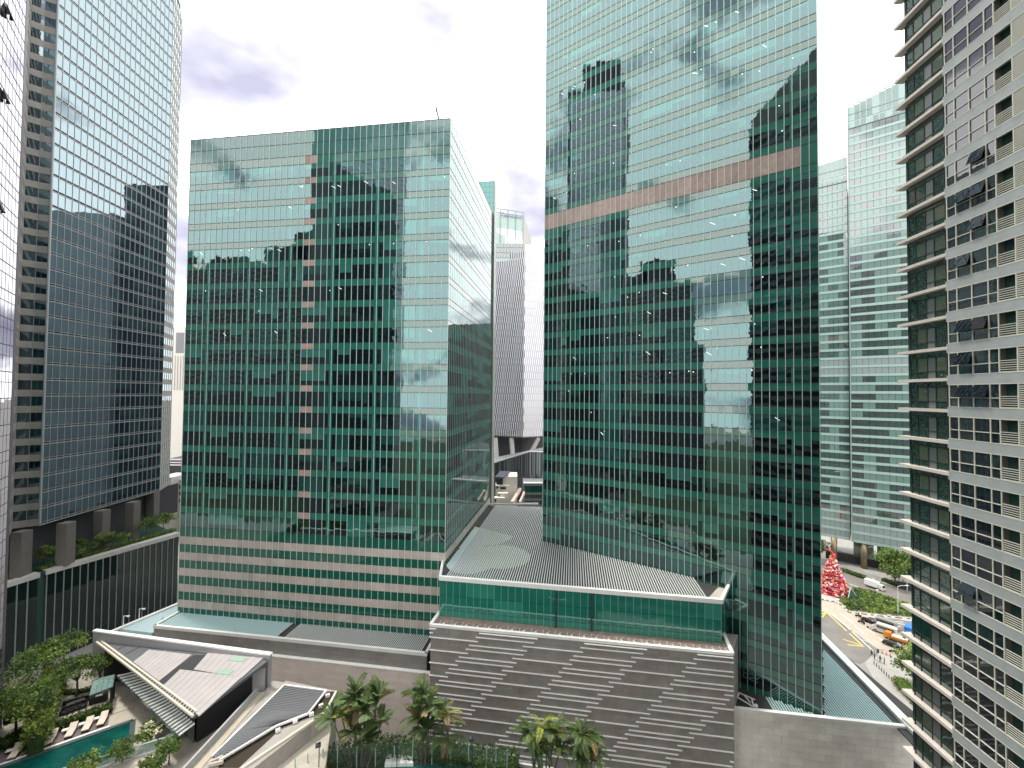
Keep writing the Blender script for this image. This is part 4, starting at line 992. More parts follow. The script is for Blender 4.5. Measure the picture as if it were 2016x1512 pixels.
def tree(name, label, base, h, cr, chh, mats=(lf1, lf2, lf3), nclump=26, per=90, size=.35, seed=1, group=None, trunk_r=.16, fork=.45, lean=(0, 0), shape='round', cat='tree'):
    r = random.Random(seed); base = Vector(base); t = thing(name, label, cat, base, group)
    cc = base + V(lean[0], lean[1], h - chh * .5)
    fk = base + V(lean[0] * .4, lean[1] * .4, h * fork)
    mt = MB().mat(bark); mt.tube([base, base + (fk - base) * .5 + V(.05, 0, 0), fk], [trunk_r, trunk_r * .8, trunk_r * .65], 7)
    cl = []
    for i in range(nclump):
        v = rvec(r); k = r.random() ** .45
        p = cc + Vector((v.x * cr * k, v.y * cr * k, v.z * chh * .5 * k))
        if shape == 'flat': p.z = cc.z + chh * .5 * (1 - ((p - cc).xy.length / cr) ** 2) - r.random() * chh * .35
        cl.append(p)
    for p in cl[:9]: mt.tube([fk, fk.lerp(p, .5) + V(0, 0, -.1), p], [trunk_r * .5, trunk_r * .3, trunk_r * .1], 5)
    mt.build('trunk', t)
    mc = MB()
    for i, p in enumerate(cl):
        q = r.random(); mc.mat(mats[0] if q < .5 else (mats[1] if q < .75 else mats[2]))
        rr = cr * r.uniform(.26, .42); clump(mc, p, V(rr, rr, rr * (.45 if shape == 'flat' else .7)), per, size, r)
    mc.build('crown', t); return t
def hedge(name, label, pts, w, h, n, size, mats, seed, cat='hedge', group=None, kind=None):
    r = random.Random(seed); t = thing(name, label, cat, pts[0], group); m_ = MB(); L_ = [(pts[i + 1] - pts[i]).length for i in range(len(pts) - 1)]; tot = sum(L_)
    for i in range(n):
        s_ = r.random() * tot; k = 0
        while s_ > L_[k] and k < len(L_) - 1: s_ -= L_[k]; k += 1
        d = (pts[k + 1] - pts[k]).normalized(); sd_ = Vector((-d.y, d.x, 0)); p = pts[k] + d * s_ + sd_ * r.uniform(-w / 2, w / 2) + V(0, 0, h * r.random() ** .6)
        q = r.random(); m_.mat(mats[0] if q < .55 else mats[1 if q < .8 else 2]); leafquad(m_, p, (rvec(r) + V(0, 0, .5)).normalized(), (rvec(r) + V(0, 0, .6)).normalized(), size * r.uniform(.7, 1.4), size * .6)
    m_.build('foliage', t)
    st = MB().mat(lf2)
    for k in range(len(pts) - 1): st.bar(pts[k] + V(0, 0, h * .25), pts[k + 1] + V(0, 0, h * .25), w * .5, h * .45)
    st.build('twig_core', t); return t
# ------------------------------------------------------------------ pool terrace
ZD = 28.5
pav = mat('terrace_stone', (0.40, 0.365, 0.305), .85, var=.10, vscale=.9)
tp = ccw(pxpoly([(-140, 1650), (-140, 1395), (0, 1372), (60, 1345), (120, 1315), (178, 1290), (260, 1306), (420, 1400), (660, 1370), (640, 1512), (610, 1660)], ZD))
struct('terrace', tp, 0, ZD - .06, pav)
# paving slabs near the pool
pk = G(262, 1418, ZD); pl = G(0, 1511, ZD); pd = (pl - pk).normalized(); pe = (G(310, 1461, ZD) - pk).normalized(); pn = Vector((-pd.y, pd.x, 0)); pn = pn if pn.dot(pe) > 0 else -pn
pav1 = mat('slab_warm', (0.43, 0.39, 0.325), .85, var=.1, vscale=1.3, orand=.08)
slabs = thing('terrace_paving', 'warm beige paving slabs around the pool below the pavilion', 'paving', pk)
mesh_slab = None
for i in range(-12, 16):
    for j in range(2, 18):
        c = pk + pd * (i * 1.0 + .5) - pn * (j * 1.0 - .5 - 0)
        if i >= 0 and j <= 3: continue
        q = proj(c)
        if not q or q[0] < 20 or q[0] > 420 or q[1] < 1300 or q[1] > 1520: continue
        if (q[0] < 225 and q[1] > 1405 + (225 - q[0]) * .34): continue
        if q[1] > 1334 + (q[0] - 228) * 1.02 and q[0] > 228 and q[1] < 1334 + (q[0] - 228) * .8: continue
        if mesh_slab is None:
            m_ = MB().mat(pav1); m_.box(-pd * .485 - pn * .485 + V(0, 0, -.05), pd * .97, pn * .97, V(0, 0, .05)); mesh_slab = m_.mesh('slab')
        newobj('slab', mesh_slab, slabs, c - pk + V(0, 0, .01))
# pool
wat = mat('pool_water', (0.003, 0.065, 0.055), 0.03, ior=1.33, bump=.03, bscale=1.6, var=.55, vscale=.45)
pool = thing('swimming_pool', 'long green tiled swimming pool on the terrace at lower left', 'pool', pk)
W_ = 6.2; Ln = 26
m_ = MB().mat(wat); m_.box(pk + V(0, 0, -.3) + pd * .25 + pn * .25, pd * Ln, pn * W_, V(0, 0, .26)); o = m_.build('water', pool)
for nm, a, b2 in (('pool_edge', pk, pk + pd * Ln), ('pool_edge', pk, pk + pn * W_), ('pool_edge', pk + pn * W_, pk + pn * W_ + pd * Ln)):
    m_ = MB().mat(mat('pool_tile_dark', (0.06, 0.085, 0.085), .4)); m_.bar(a, b2, .5, .14); m_.build(nm, pool)
m_ = MB().mat(white); m_.bar(pk - pn * .42 + pd * 2.2 + V(0, 0, .05), pk - pn * .42 + pd * Ln + V(0, 0, .05), .3, .1); m_.build('coping', pool)
dk = thing('timber_deck', 'mauve timber deck strip beside the pool under the loungers', 'deck', pk + pd * 3)
woodm = mat('deck_board', (0.15, 0.115, 0.115), .8, var=.12, vscale=2, orand=.1)
for j in range(10):
    m_ = MB().mat(woodm); m_.bar(pk - pn * (.72 + j * .29) + pd * 2.4 + V(0, 0, .02), pk - pn * (.72 + j * .29) + pd * Ln + V(0, 0, .02), .27, .06); m_.build('deck_board', dk)
# loungers
lcol = mat('lounger_cream', (0.62, 0.54, 0.44), .8)
def lounger(loc, rz, label):
    t = thing('sun_lounger', label, 'sun lounger', loc, 'sun loungers by the pool', rz)
    m_ = MB().mat(lcol); m_.box((-.35, -1.0, .28), (.7, 0, 0), (0, 1.25, 0), (0, 0, .1)); m_.build('seat_cushion', t, local=True)
    m_ = MB().mat(lcol); m_.box((-.35, .27, .28), (.7, 0, 0), (0, .75, .38), (0, -.05, .1)); m_.build('back_cushion', t, local=True)
    for x in (-.3, .3):
        for y in (-.9, .3): m_ = MB().mat(dark); m_.box((x - .03, y - .03, 0), (.06, 0, 0), (0, .06, 0), (0, 0, .28)); m_.build('leg', t, local=True)
    m_ = MB().mat(dark); m_.box((-.34, -.98, .22), (.68, 0, 0), (0, 1.3, 0), (0, 0, .055)); m_.build('frame', t, local=True); return t
names = ('leftmost sun lounger, alone beside the yellow bush', 'second sun lounger from the left, right of the yellow bush', 'middle sun lounger of the row along the pool', 'second sun lounger from the paved end of the deck', 'sun lounger nearest the paved end of the timber deck')
lpx = ((30.7, 1485), (100.5, 1458), (140, 1444), (172.6, 1432), (201.8, 1421))
hd = (G(217, 1410, ZD) - G(206, 1432, ZD)); rz = atan2(-hd.x, hd.y)
proto = None
for nm, (x, y) in zip(names, lpx):
    loc = G(x, y, ZD + .05)
    if proto is None: proto = lounger(loc, rz, 'cream ' + nm)
    else: dup(proto, loc, rz, 'cream ' + nm)
tn = ('leftmost', 'second from the left', 'middle', 'second from the right', 'rightmost')
for nm, (x, y) in zip(tn, lpx):
    loc = G(x - 12, y - 1, ZD + .05); t = thing('side_table', 'small white side table left of a lounger, %s of five' % nm, 'side table', loc, 'side tables by the loungers')
    m_ = MB().mat(white); m_.cbox(loc + V(0, 0, .36), .55, .45, .06, rz); m_.build('table_top', t)
    m_ = MB().mat(dark); m_.cbox(loc, .1, .1, .36, rz); m_.build('leg', t)
# hedges
hedge('clipped_hedge', 'low dark green hedge behind the loungers', [G(86, 1450, ZD), G(150, 1424, ZD), G(219, 1401, ZD)], 1.0, 1.0, 2600, .26, (lf2, lf1, lf3), 4)
hedge('tall_hedge', 'tall yellow green hedge between the terrace seats and the pool deck', [G(70, 1486, ZD), G(84, 1430, ZD), G(100, 1385, ZD), G(112, 1350, ZD)], 2.4, 3.4, 7500, .3, (lf1, lf3, lfy), 5)
hedge('low_planting', 'dark round shrubs at the left edge near the lounger', [G(0, 1478, ZD), G(45, 1455, ZD)], 1.4, 1.0, 1500, .26, (lf2, lf1, lf2), 6)
hedge('planter_strip', 'thin strip of low planting behind the terrace armchairs', [G(112, 1368, ZD), G(150, 1366, ZD), G(178, 1360, ZD)], .7, .5, 700, .2, (lf1, lf2, lf1), 7)
# trees
tree('terrace_tree', 'broad terrace tree with wispy crown left of the pavilion tip', G(86, 1352, ZD), 5.6, 3.7, 2.4, seed=11, nclump=30, per=95, size=.34, shape='flat', group='terrace trees')
tree('terrace_tree', 'terrace tree standing behind the row of black armchairs', G(151, 1371, ZD), 4.6, 2.6, 1.8, seed=12, nclump=26, per=90, size=.32, shape='flat', group='terrace trees')
tree('terrace_tree', 'slender terrace tree beside the glass canopy', G(196, 1352, ZD), 4.0, 1.9, 1.5, seed=13, nclump=20, per=80, size=.3, shape='flat', group='terrace trees')
tree('terrace_tree', 'terrace tree at the back, nearest the grey podium fins', G(125, 1318, ZD), 4.6, 3.0, 1.8, seed=14, nclump=24, per=80, size=.34, shape='flat', group='terrace trees')
tree('terrace_tree', 'large low tree at the left edge above the small canopy', G(30, 1448, ZD), 5.0, 3.4, 2.2, mats=(lf1, lf3, lf2), seed=15, nclump=36, per=90, size=.34, shape='flat', group='terrace trees')
tree('pale_shrub', 'pale leaved shrub at the left edge behind the large low tree', G(28, 1385, ZD), 3.0, 3.0, 2.6, mats=(leafmat('leaf_pale', (.33, .34, .2)), lf3, lf1), seed=16, nclump=26, per=80, size=.34, fork=.3, cat='shrub')
fl = leafmat('flower_white', (.75, .72, .5))
for i, (x, y, h, rr, lab) in enumerate(((296, 1466, 2.4, 1.3, 'frangipani tree at the near corner of the pool'), (240, 1500, 2.4, 1.35, 'frangipani tree hanging over the middle of the pool edge'), (160, 1530, 2.2, 1.4, 'frangipani tree at the bottom edge of the pool'), (332, 1504, 2.8, 1.1, 'slim frangipani by the white garden table'), (300, 1526, 2.0, 1.3, 'dark leaved frangipani below the glass balustrade'))):
    tree('frangipani_tree', lab, G(x, y, ZD), h, rr, 1.5, mats=(lf1, lf3, lf1 if i else fl), seed=21 + i, nclump=14, per=60, size=.3, trunk_r=.09, group='frangipani trees by the pool')
# armchairs
wick = mat('wicker_black', (0.018, 0.018, 0.02), .7)
def armchair(loc, rz, label):
    t = thing('armchair', label, 'chair', loc, 'black terrace armchairs', rz)
    for nm, o_, u_, v_, w_ in (('seat', (-.3, -.3, .2), (.6, 0, 0), (0, .6, 0), (0, 0, .22)), ('backrest', (-.36, .24, .2), (.72, 0, 0), (0, .12, 0), (0, .08, .6)), ('arm', (-.42, -.3, .1), (.1, 0, 0), (0, .62, 0), (0, 0, .5)), ('arm', (.32, -.3, .1), (.1, 0, 0), (0, .62, 0), (0, 0, .5))):
        m_ = MB().mat(wick); m_.box(o_, u_, v_, w_); m_.build(nm, t, local=True)
    for x in (-.36, .36):
        for y in (-.24, .24): m_ = MB().mat(wick); m_.box((x - .04, y - .04, 0), (.08, 0, 0), (0, .08, 0), (0, 0, .22)); m_.build('leg', t, local=True)
    return t
ordn = ('first', 'second', 'third', 'fourth'); ac = None
for row, (xa, ya, xb, yb, nm) in enumerate(((133, 1389, 167, 1379, 'back'), (127, 1407, 162, 1394, 'front'))):
    for i in range(4):
        f_ = i / 3; loc = G(xa + (xb - xa) * f_, ya + (yb - ya) * f_, ZD); lab = 'black wicker armchair, %s from the left in the %s row' % (ordn[i], nm)
        if ac is None: ac = armchair(loc, rz + pi, lab)
        else: dup(ac, loc, rz + (pi if row == 0 else 0), lab)
for (xa, ya, xb, yb, nm) in ((130, 1398, 166, 1386, 'between the two rows of black armchairs'),):
    a = G(xa, ya, ZD); b2 = G(xb, yb, ZD); t = thing('long_table', 'long dark table ' + nm, 'table', a)
    m_ = MB().mat(mat('table_grey', (.10, .10, .10), .5)); m_.bar(a + V(0, 0, .62), b2 + V(0, 0, .62), .8, .06); m_.build('table_top', t)
    for q in (a, b2): m_ = MB().mat(wick); m_.cbox(q, .6, .1, .6, rz); m_.build('leg', t)
# glass canopies
cgl = mat('canopy_glass', (0.22, 0.34, 0.31), 0.05, ior=1.5, alpha=.55)
def canopy(pts, zt, post, label, n=4):
    P_ = [G(x, y, zt) for x, y in pts]; t = thing('glass_canopy', label, 'canopy', (P_[0] + P_[2]) / 2 - V(0, 0, zt - ZD))
    for i in range(n):
        a = P_[0].lerp(P_[1], (i + .03) / n); b2 = P_[0].lerp(P_[1], (i + .97) / n); c = P_[3].lerp(P_[2], (i + .97) / n); d = P_[3].lerp(P_[2], (i + .03) / n)
        m_ = MB().mat(cgl); m_.raw([a, b2, c, d, a + V(0, 0, .05), b2 + V(0, 0, .05), c + V(0, 0, .05), d + V(0, 0, .05)], [(3, 2, 1, 0), (4, 5, 6, 7), (0, 1, 5, 4), (1, 2, 6, 5), (2, 3, 7, 6), (3, 0, 4, 7)]); m_.build('glass_panel', t)
    m_ = MB().mat(fr_dark)
    for i in range(4): m_.bar(P_[i] + V(0, 0, -.05), P_[(i + 1) % 4] + V(0, 0, -.05), .08, .1)
    m_.build('canopy_frame', t)
    for x, y in post: q = G(x, y, ZD); m_ = MB().mat(dark); m_.cbox(q, .22, .22, zt - ZD); m_.build('post', t)
    return t
canopy([(183, 1339), (226, 1328), (222, 1352), (176, 1370)], ZD + 2.7, ((219, 1384), (223, 1375)), 'sloping glass canopy on dark posts beside the pavilion')
canopy([(30, 1392), (72, 1368), (66, 1398), (24, 1420)], ZD + 2.6, ((53, 1423), (60, 1414)), 'small glass canopy half hidden by the tree at the left edge')
for x, y, lab in ((194, 1381, 'dark barbecue counter under the canopy by the pavilion'), (28, 1418, 'dark barbecue counter under the canopy at the left edge')):
    c = G(x, y, ZD); t = thing('barbecue_counter', lab, 'counter', c); m_ = MB().mat(wick); m_.cbox(c, 1.7, .9, .85, rz); m_.build('cabinet', t); m_ = MB().mat(white); m_.cbox(c + V(.15, -.1, .86), .7, .35, .05, rz); m_.build('worktop', t)
# white table set
c = G(333, 1465, ZD); t = thing('garden_table', 'white round garden table near the corner of the pool', 'table', c)
m_ = MB().mat(white); m_.cyl(c + V(0, 0, .68), c + V(0, 0, .73), .75, n=16); m_.build('table_top', t); m_ = MB().mat(white); m_.cyl(c, c + V(0, 0, .68), .08); m_.build('leg', t)
for i, (x, y, lab) in enumerate(((320, 1472, 'left of'), (345, 1459, 'right of'), (338, 1476, 'in front of'))):
    c = G(x, y, ZD); t = thing('garden_chair', 'white garden chair %s the white round table' % lab, 'chair', c, 'white garden chairs')
    m_ = MB().mat(white); m_.cbox(c + V(0, 0, .4), .5, .5, .06, i); m_.build('seat', t); m_ = MB().mat(white); m_.cbox(c + V(-.22 * cos(i), -.22 * sin(i), .42), .06, .5, .45, i); m_.build('backrest', t)
    for dx in (-.2, .2):
        for dy in (-.2, .2): m_ = MB().mat(white); m_.cbox(c + V(dx, dy, 0), .05, .05, .4); m_.build('leg', t)
# glass balustrade
bgm = mat('balustrade_glass', (0.35, 0.5, 0.45), 0.02, ior=1.5, alpha=.35)
gb_ = thing('glass_balustrade', 'frameless glass balustrade along the near side of the pool', 'balustrade', G(250, 1490, ZD))
a = G(352, 1463, ZD + .0); b2 = G(120, 1536, ZD); n = 9
for i in range(n):
    p = a.lerp(b2, i / n); q = a.lerp(b2, (i + .97) / n); m_ = MB().mat(bgm); m_.bar(p + V(0, 0, .6), q + V(0, 0, .6), .04, 1.1); m_.build('glass_panel', gb_)
m_ = MB().mat(fr_light); m_.bar(a + V(0, 0, 1.17), b2 + V(0, 0, 1.17), .09, .06); m_.build('handrail', gb_)
m_ = MB().mat(conc); m_.bar(a + V(0, 0, .02), b2 + V(0, 0, .02), .4, .1); m_.build('base_kerb', gb_)
# ------------------------------------------------------------------ pavilion
ZE = 33.2; ZWT = 34.6
pv = thing('pavilion', 'angular pool pavilion with seamed metal roof and slatted canopy', 'pavilion', G(380, 1380, ZD))
rmetal = mat('roof_metal_pinkgrey', (0.40, 0.37, 0.365), .55, .1, var=.07, vscale=.6); rdark = mat('roof_dark_grey', (0.10, 0.105, 0.11), .7, var=.12, vscale=.5)
cream = mat('gutter_cream', (0.60, 0.55, 0.44), .6); pvw = mat('pavilion_wall_grey', (0.33, 0.33, 0.335), .7)
w0 = G(183, 1244, ZWT); w1 = G(531, 1291, ZWT); e0 = G(191, 1268, ZE); e1 = G(384, 1412, ZE); r1 = G(524, 1302, ZE + .9); r0 = G(195, 1262, ZE + .5)
# back wall
FWp = Face(w0, w1)
m_ = MB().mat(pvw); m_.box(FWp.P(0, ZD - 3, -.4), FWp.u * FWp.W, FWp.n * .4, V(0, 0, ZWT - ZD + 3)); m_.build('back_wall', pv)
m_ = MB().mat(white); FWp.bar(m_, -.05, FWp.W + .05, ZWT, ZWT + .2, -.5, .06); m_.build('wall_coping', pv)
# main roof sheet (dark) as triangle with thickness
def slab3(pts, th, m, nm, par):
    b = MB().mat(m); n = len(pts); b.raw(list(pts) + [p - V(0, 0, th) for p in pts], [tuple(range(n)), tuple(reversed(range(n, 2 * n)))] + [(i, n + i, n + (i + 1) % n, (i + 1) % n) for i in range(n)]); return b.build(nm, par)
nrm = (e1 - e0).cross(r1 - e0).normalized(); nrm = nrm if nrm.z > 0 else -nrm
def onroof(x, y, lift=0.0):
    q = onp(x, y, e0, nrm); return q + V(0, 0, lift)
slab3([onroof(195, 1264), onroof(384, 1409), onroof(526, 1302), onroof(500, 1290)], .35, rdark, 'roof', pv)
def roofpiece(pts, nm='roof_panel', m=rmetal, lift=.16, th=.14): return slab3([onroof(x, y, lift) for x, y in pts], th, m, nm, pv)
# seamed light panels: three big fields split in strips
def strips(pa, pb, pc, pd_, n, nm='roof_panel'):
    for i in range(n):
        f0 = (i + .02) / n; f1 = (i + .98) / n
        L2 = lambda p, q, f: (p[0] + (q[0] - p[0]) * f, p[1] + (q[1] - p[1]) * f)
        roofpiece([L2(pa, pb, f0), L2(pa, pb, f1), L2(pd_, pc, f1), L2(pd_, pc, f0)], nm)
strips((293, 1281), (378, 1291), (313, 1343), (262, 1305), 9)
strips((419, 1276), (528, 1289), (475, 1337), (381, 1320), 9); roofpiece(((387, 1284), (401, 1274), (419, 1276), (417, 1288)))
strips((354, 1320), (476, 1335), (392, 1412), (321, 1352), 10)
m_ = MB(); 
for (pts) in (((458, 1295), (487, 1298), (478, 1306), (448, 1303)), ((433, 1320), (461, 1323), (450, 1332), (424, 1329))): roofpiece(pts, 'skylight', mat('skylight_pale_green', (.3, .42, .33), .15), .22, .1)
slab3([onroof(x, y, .02) for x, y in ((382, 1290), (417, 1289), (379, 1322), (319, 1347), (312, 1342))], .03, dark, 'roof_well', pv)
for i in range(6):
    x0 = 222 + i * 26; m_ = MB().mat(rmetal if i in (3, 4) else rdark); m_.bar(onroof(x0, 1272 + i * 4 + 12, .03), onroof(x0 + 28, 1270 + i * 3.2, .03), .06, .08); m_.build('roof_seam', pv)
# ladder-like eave gutter
for off in (0, 9):
    m_ = MB().mat(cream); m_.bar(onroof(190 + off, 1266 - off * .15, .15), onroof(380 + off * .8, 1413 - off, .15), .22, .25); m_.build('eave_beam', pv)
for i in range(38):
    f = (i + .5) / 38; p = onroof(190 + 190 * f, 1266 + 147 * f, .18); q = onroof(199 + 188 * f, 1264.6 + 139 * f, .18); m_ = MB().mat(rmetal if i % 1 == 0 else cream); m_.bar(p, q, .12, .1); m_.build('gutter_rung', pv)
m_ = MB().mat(mat('gutter_purple', (.13, .11, .13), .7)); m_.raw([onroof(190, 1267, .05), onroof(380, 1414, .05), onroof(388, 1404, .05), onroof(199, 1264, .05)], [(0, 1, 2, 3)]); m_.build('gutter_bed', pv)
# slatted canopy below the eave
cA = (232, 1331); cB = (268, 1322); cC = (383, 1424); cD = (352, 1448); ZC = 31.6
def cpt(p, z): return G(p[0], p[1], z)
L2 = lambda p, q, f: (p[0] + (q[0] - p[0]) * f, p[1] + (q[1] - p[1]) * f)
cg2 = mat('canopy_grey_glass', (0.10, 0.125, 0.12), .1, ior=1.6)
slab3([cpt(cA, ZC - .25), cpt(cD, ZC - .25), cpt(cC, ZC + .25), cpt(cB, ZC + .25)], .06, cg2, 'canopy_glass', pv)
for i in range(25):
    f = i / 24; m_ = MB().mat(white); m_.bar(cpt(L2(cA, cD, f), ZC - .15), cpt(L2(cB, cC, f), ZC + .35), .1, .16); m_.build('canopy_slat', pv)
m_ = MB().mat(cg2); m_.bar(cpt(cA, ZC - .3), cpt(cD, ZC - .3), .2, .35); m_.build('canopy_edge', pv)
# glazed front under canopy + posts + end wall
fa = G(236, 1352, ZD); fb = G(360, 1470, ZD)
m_ = MB().mat(cg2); a = fa + V(.8, .6, 0); b2 = fb + V(.8, .6, 0)
FGp = Face((a.x, a.y), (b2.x, b2.y))
B = Build(pv)
for i in range(14):
    FGp.piece(B, 'window_pane', cg2, i * FGp.W / 14, (i + 1) * FGp.W / 14, ZD, ZC + .3, gap=.08)
B.finish()
for x, y in ((192, 1302), (229, 1336)): q = G(x, y, ZD); m_ = MB().mat(dark if x < 200 else pvw); m_.cyl(q, q + V(0, 0, 4.4), .16); m_.build('post', pv)
m_ = MB().mat(mat('pavilion_inside', (.02, .02, .022), .8)); i0 = G(384, 1448, ZD); i1 = G(452, 1392, ZD); i2 = G(531, 1345, ZD); 
m_.prism(ccw([(fb + V(1.2, .6, 0))[:2], (fa + V(2.0, 1.5, 0))[:2], (FWp.P(3, 0, .6))[:2], (FWp.P(FWp.W - 1.5, 0, .6))[:2]]), ZD, ZE - .35); m_.build('inner_volume', pv)
m_ = MB().mat(pvw); m_.bar(V(r1.x - .1, r1.y, 31.0), V(i1.x, i1.y, 31.0), .3, 4.6); m_.build('end_wall', pv)
# ------------------------------------------------------------------ low wing with louvred roof
ZK = 30.4
lw = thing('louvred_wing', 'low beige wing with dark louvred roof panel right of the pavilion', 'building', G(520, 1420, ZD))
lwb = mat('wing_beige', (0.42, 0.37, 0.30), .8, var=.08, vscale=.7); lwc = mat('wing_walk', (0.33, 0.305, 0.28), .85, var=.12, vscale=1.0)
poly = pxpoly([(360, 1530), (478, 1418), (536, 1340), (560, 1343), (562, 1340), (662, 1360), (640, 1402), (500, 1512), (480, 1530)], ZK)
m_ = MB().mat(lwc); m_.prism(ccw(poly), ZD - 8, ZK); m_.build('roof_slab', lw)
m_ = MB().mat(mat('parapet_grey', (.36, .36, .36), .7)); m_.bar(G(352, 1530, ZK + .45), G(505, 1363, ZK + .45), .25, .9); m_.build('parapet', lw)
m_ = MB().mat(lwb); m_.bar(G(372, 1524, ZK + .05), G(512, 1362, ZK + .05), 1.6, .06); m_.build('walkway', lw)
# louvre panel
La, Lb, Lc, Ld, Le = (422, 1492), (560, 1349), (642, 1359), (607, 1404), (545, 1428)
slab3([G(x, y, ZK + .35) for x, y in (La, (418, 1486), Lb, Lc, Ld, (550, 1427), (540, 1424), (436, 1494))], .3, mat('louvre_bed', (.05, .05, .055), .8), 'louvre_bed', lw)
lvm = mat('louvre_grey', (.13, .135, .14), .5)
n = 46
for i in range(n):
    f = (i + .5) / n; p = L2((418, 1489), Lb, f)
    # right boundary: from (436,1494)->(545,1428)->(607,1404)->(642,1359)
    R_ = [(432, 1496), (545, 1428), (607, 1405), (640, 1361)]; ff = f * 3; k = min(2, int(ff)); q = L2(R_[k], R_[k + 1], ff - k)
    m_ = MB().mat(lvm); m_.bar(G(p[0], p[1], ZK + .45), G(q[0], q[1], ZK + .45), .2, .1); m_.build('louvre_blade', lw)
for px in ((418, 1489, 560, 1349), (560, 1349, 642, 1360), (642, 1360, 607, 1405), (607, 1405, 545, 1429), (545, 1429, 432, 1497)):
    m_ = MB().mat(white); m_.bar(G(px[0], px[1], ZK + .45), G(px[2], px[3], ZK + .45), .18, .22); m_.build('louvre_frame', lw)
# gutter and outer wall
m_ = MB().mat(mat('gutter_brown', (.035, .026, .016), .9)); m_.prism(ccw(pxpoly([(430, 1512), (432, 1499), (545, 1431), (608, 1407), (645, 1362), (660, 1362), (636, 1402), (556, 1432), (470, 1512)], ZK)), ZK + .0, ZK + .05); m_.build('gutter', lw)
Wp = [(470, 1518), (640, 1404), (662, 1362)]
m_ = MB().mat(cream); m_.bar(G(*Wp[0], ZK + .1), G(*Wp[1], ZK + .1), .25, .3); m_.bar(G(*Wp[1], ZK + .1), G(*Wp[2], ZK + .1), .25, .3); m_.build('outer_coping', lw)
FO = Face(G(*Wp[0], ZK), G(*Wp[1], ZK)); FO2 = Face(G(*Wp[1], ZK), G(*Wp[2], ZK))
B = Build(lw)
for j in range(6):
    for i in range(5): FO.piece(B, 'wall_panel', lwb, i * FO.W / 5, (i + 1) * FO.W / 5, ZK - 1.25 * (j + 1), ZK - 1.25 * j, gap=.05, out=.08)
    for i in range(3): FO2.piece(B, 'wall_panel', pvw, i * FO2.W / 3, (i + 1) * FO2.W / 3, ZK - 1.25 * (j + 1), ZK - 1.25 * j, gap=.04, out=.06)
B.finish()
ud = FO.uz(542, 1480)[0]; m_ = MB().mat(dark); FO.bar(m_, ud - .5, ud + .5, ZD - 6, ZK - .7, .1, .25); m_.build('dark_slot', lw)
for (x, y) in ((645, 1372), (632, 1392), (613, 1409), (581, 1423), (547, 1441), (493, 1461), (455, 1484)):
    c = G(x, y, ZK + .08); m_ = MB().mat(white); m_.cbox(c, .5, .3, .35, .6); m_.build('floodlight', lw)
c = G(412, 1502, ZK + .1); m_ = MB().mat(mat('pipe_pale', (.45, .4, .34), .7)); m_.bar(c, c + V(1.3, .3, .4), .3, .35); m_.bar(c + V(.2, -.4, .1), c + V(1.6, -.2, .3), .25, .3); m_.build('folded_equipment', lw)
# ------------------------------------------------------------------ sports court garden with palms (bottom centre)
ZT = 26.5
gp = ccw(pxpoly([(560, 1640), (612, 1512), (650, 1492), (700, 1474), (760, 1469), (820, 1470), (900, 1482), (1000, 1500), (1090, 1515), (1200, 1540), (1200, 1660)], ZT))
struct('garden_terrace', gp, 0, ZT - .02, mat('garden_soil', (.035, .05, .02), .95, var=.4, vscale=1.2))
kp = [(608, 1514), (650, 1493), (700, 1475), (760, 1470), (820, 1471), (900, 1483), (1000, 1501), (1090, 1516)]
kt = thing('garden_kerb', 'pale curved kerb along the back of the palm garden', 'kerb', G(760, 1470, ZT))
for i in range(len(kp) - 1): m_ = MB().mat(conc); m_.bar(G(*kp[i], ZT + .15), G(*kp[i + 1], ZT + .15), .3, .35); m_.build('kerb_stone', kt)
struct('sports_court', ccw(pxpoly([(720, 1640), (755, 1508), (890, 1503), (985, 1515), (1100, 1560), (1100, 1640)], ZT + .1)), ZT - .3, ZT + .1, mat('court_green', (.01, .10, .085), .8, var=.08, vscale=.5))
hedge('garden_ground_cover', 'dark green planting under the palms behind the glass fence', [G(620, 1512, ZT), G(690, 1490, ZT), G(760, 1482, ZT), G(830, 1486, ZT), G(930, 1500, ZT), G(1020, 1512, ZT)], 3.0, 1.2, 7000, .3, (lf2, lf1, lf2), 41, cat='planting')
c0_ = [G(x, y, ZT + .5) for x, y in ((757, 1504), (814, 1502), (811, 1475), (764, 1477))]
lt_ = thing('skylight_cover', 'white metal skylight cover between the palms', 'skylight', c0_[0])
for i in range(4):
    a = c0_[0].lerp(c0_[1], (i + .03) / 4); b2 = c0_[0].lerp(c0_[1], (i + .97) / 4); c = c0_[3].lerp(c0_[2], (i + .97) / 4); d = c0_[3].lerp(c0_[2], (i + .03) / 4); slab3([a, b2, c, d], .4, white, 'cover_panel', lt_)
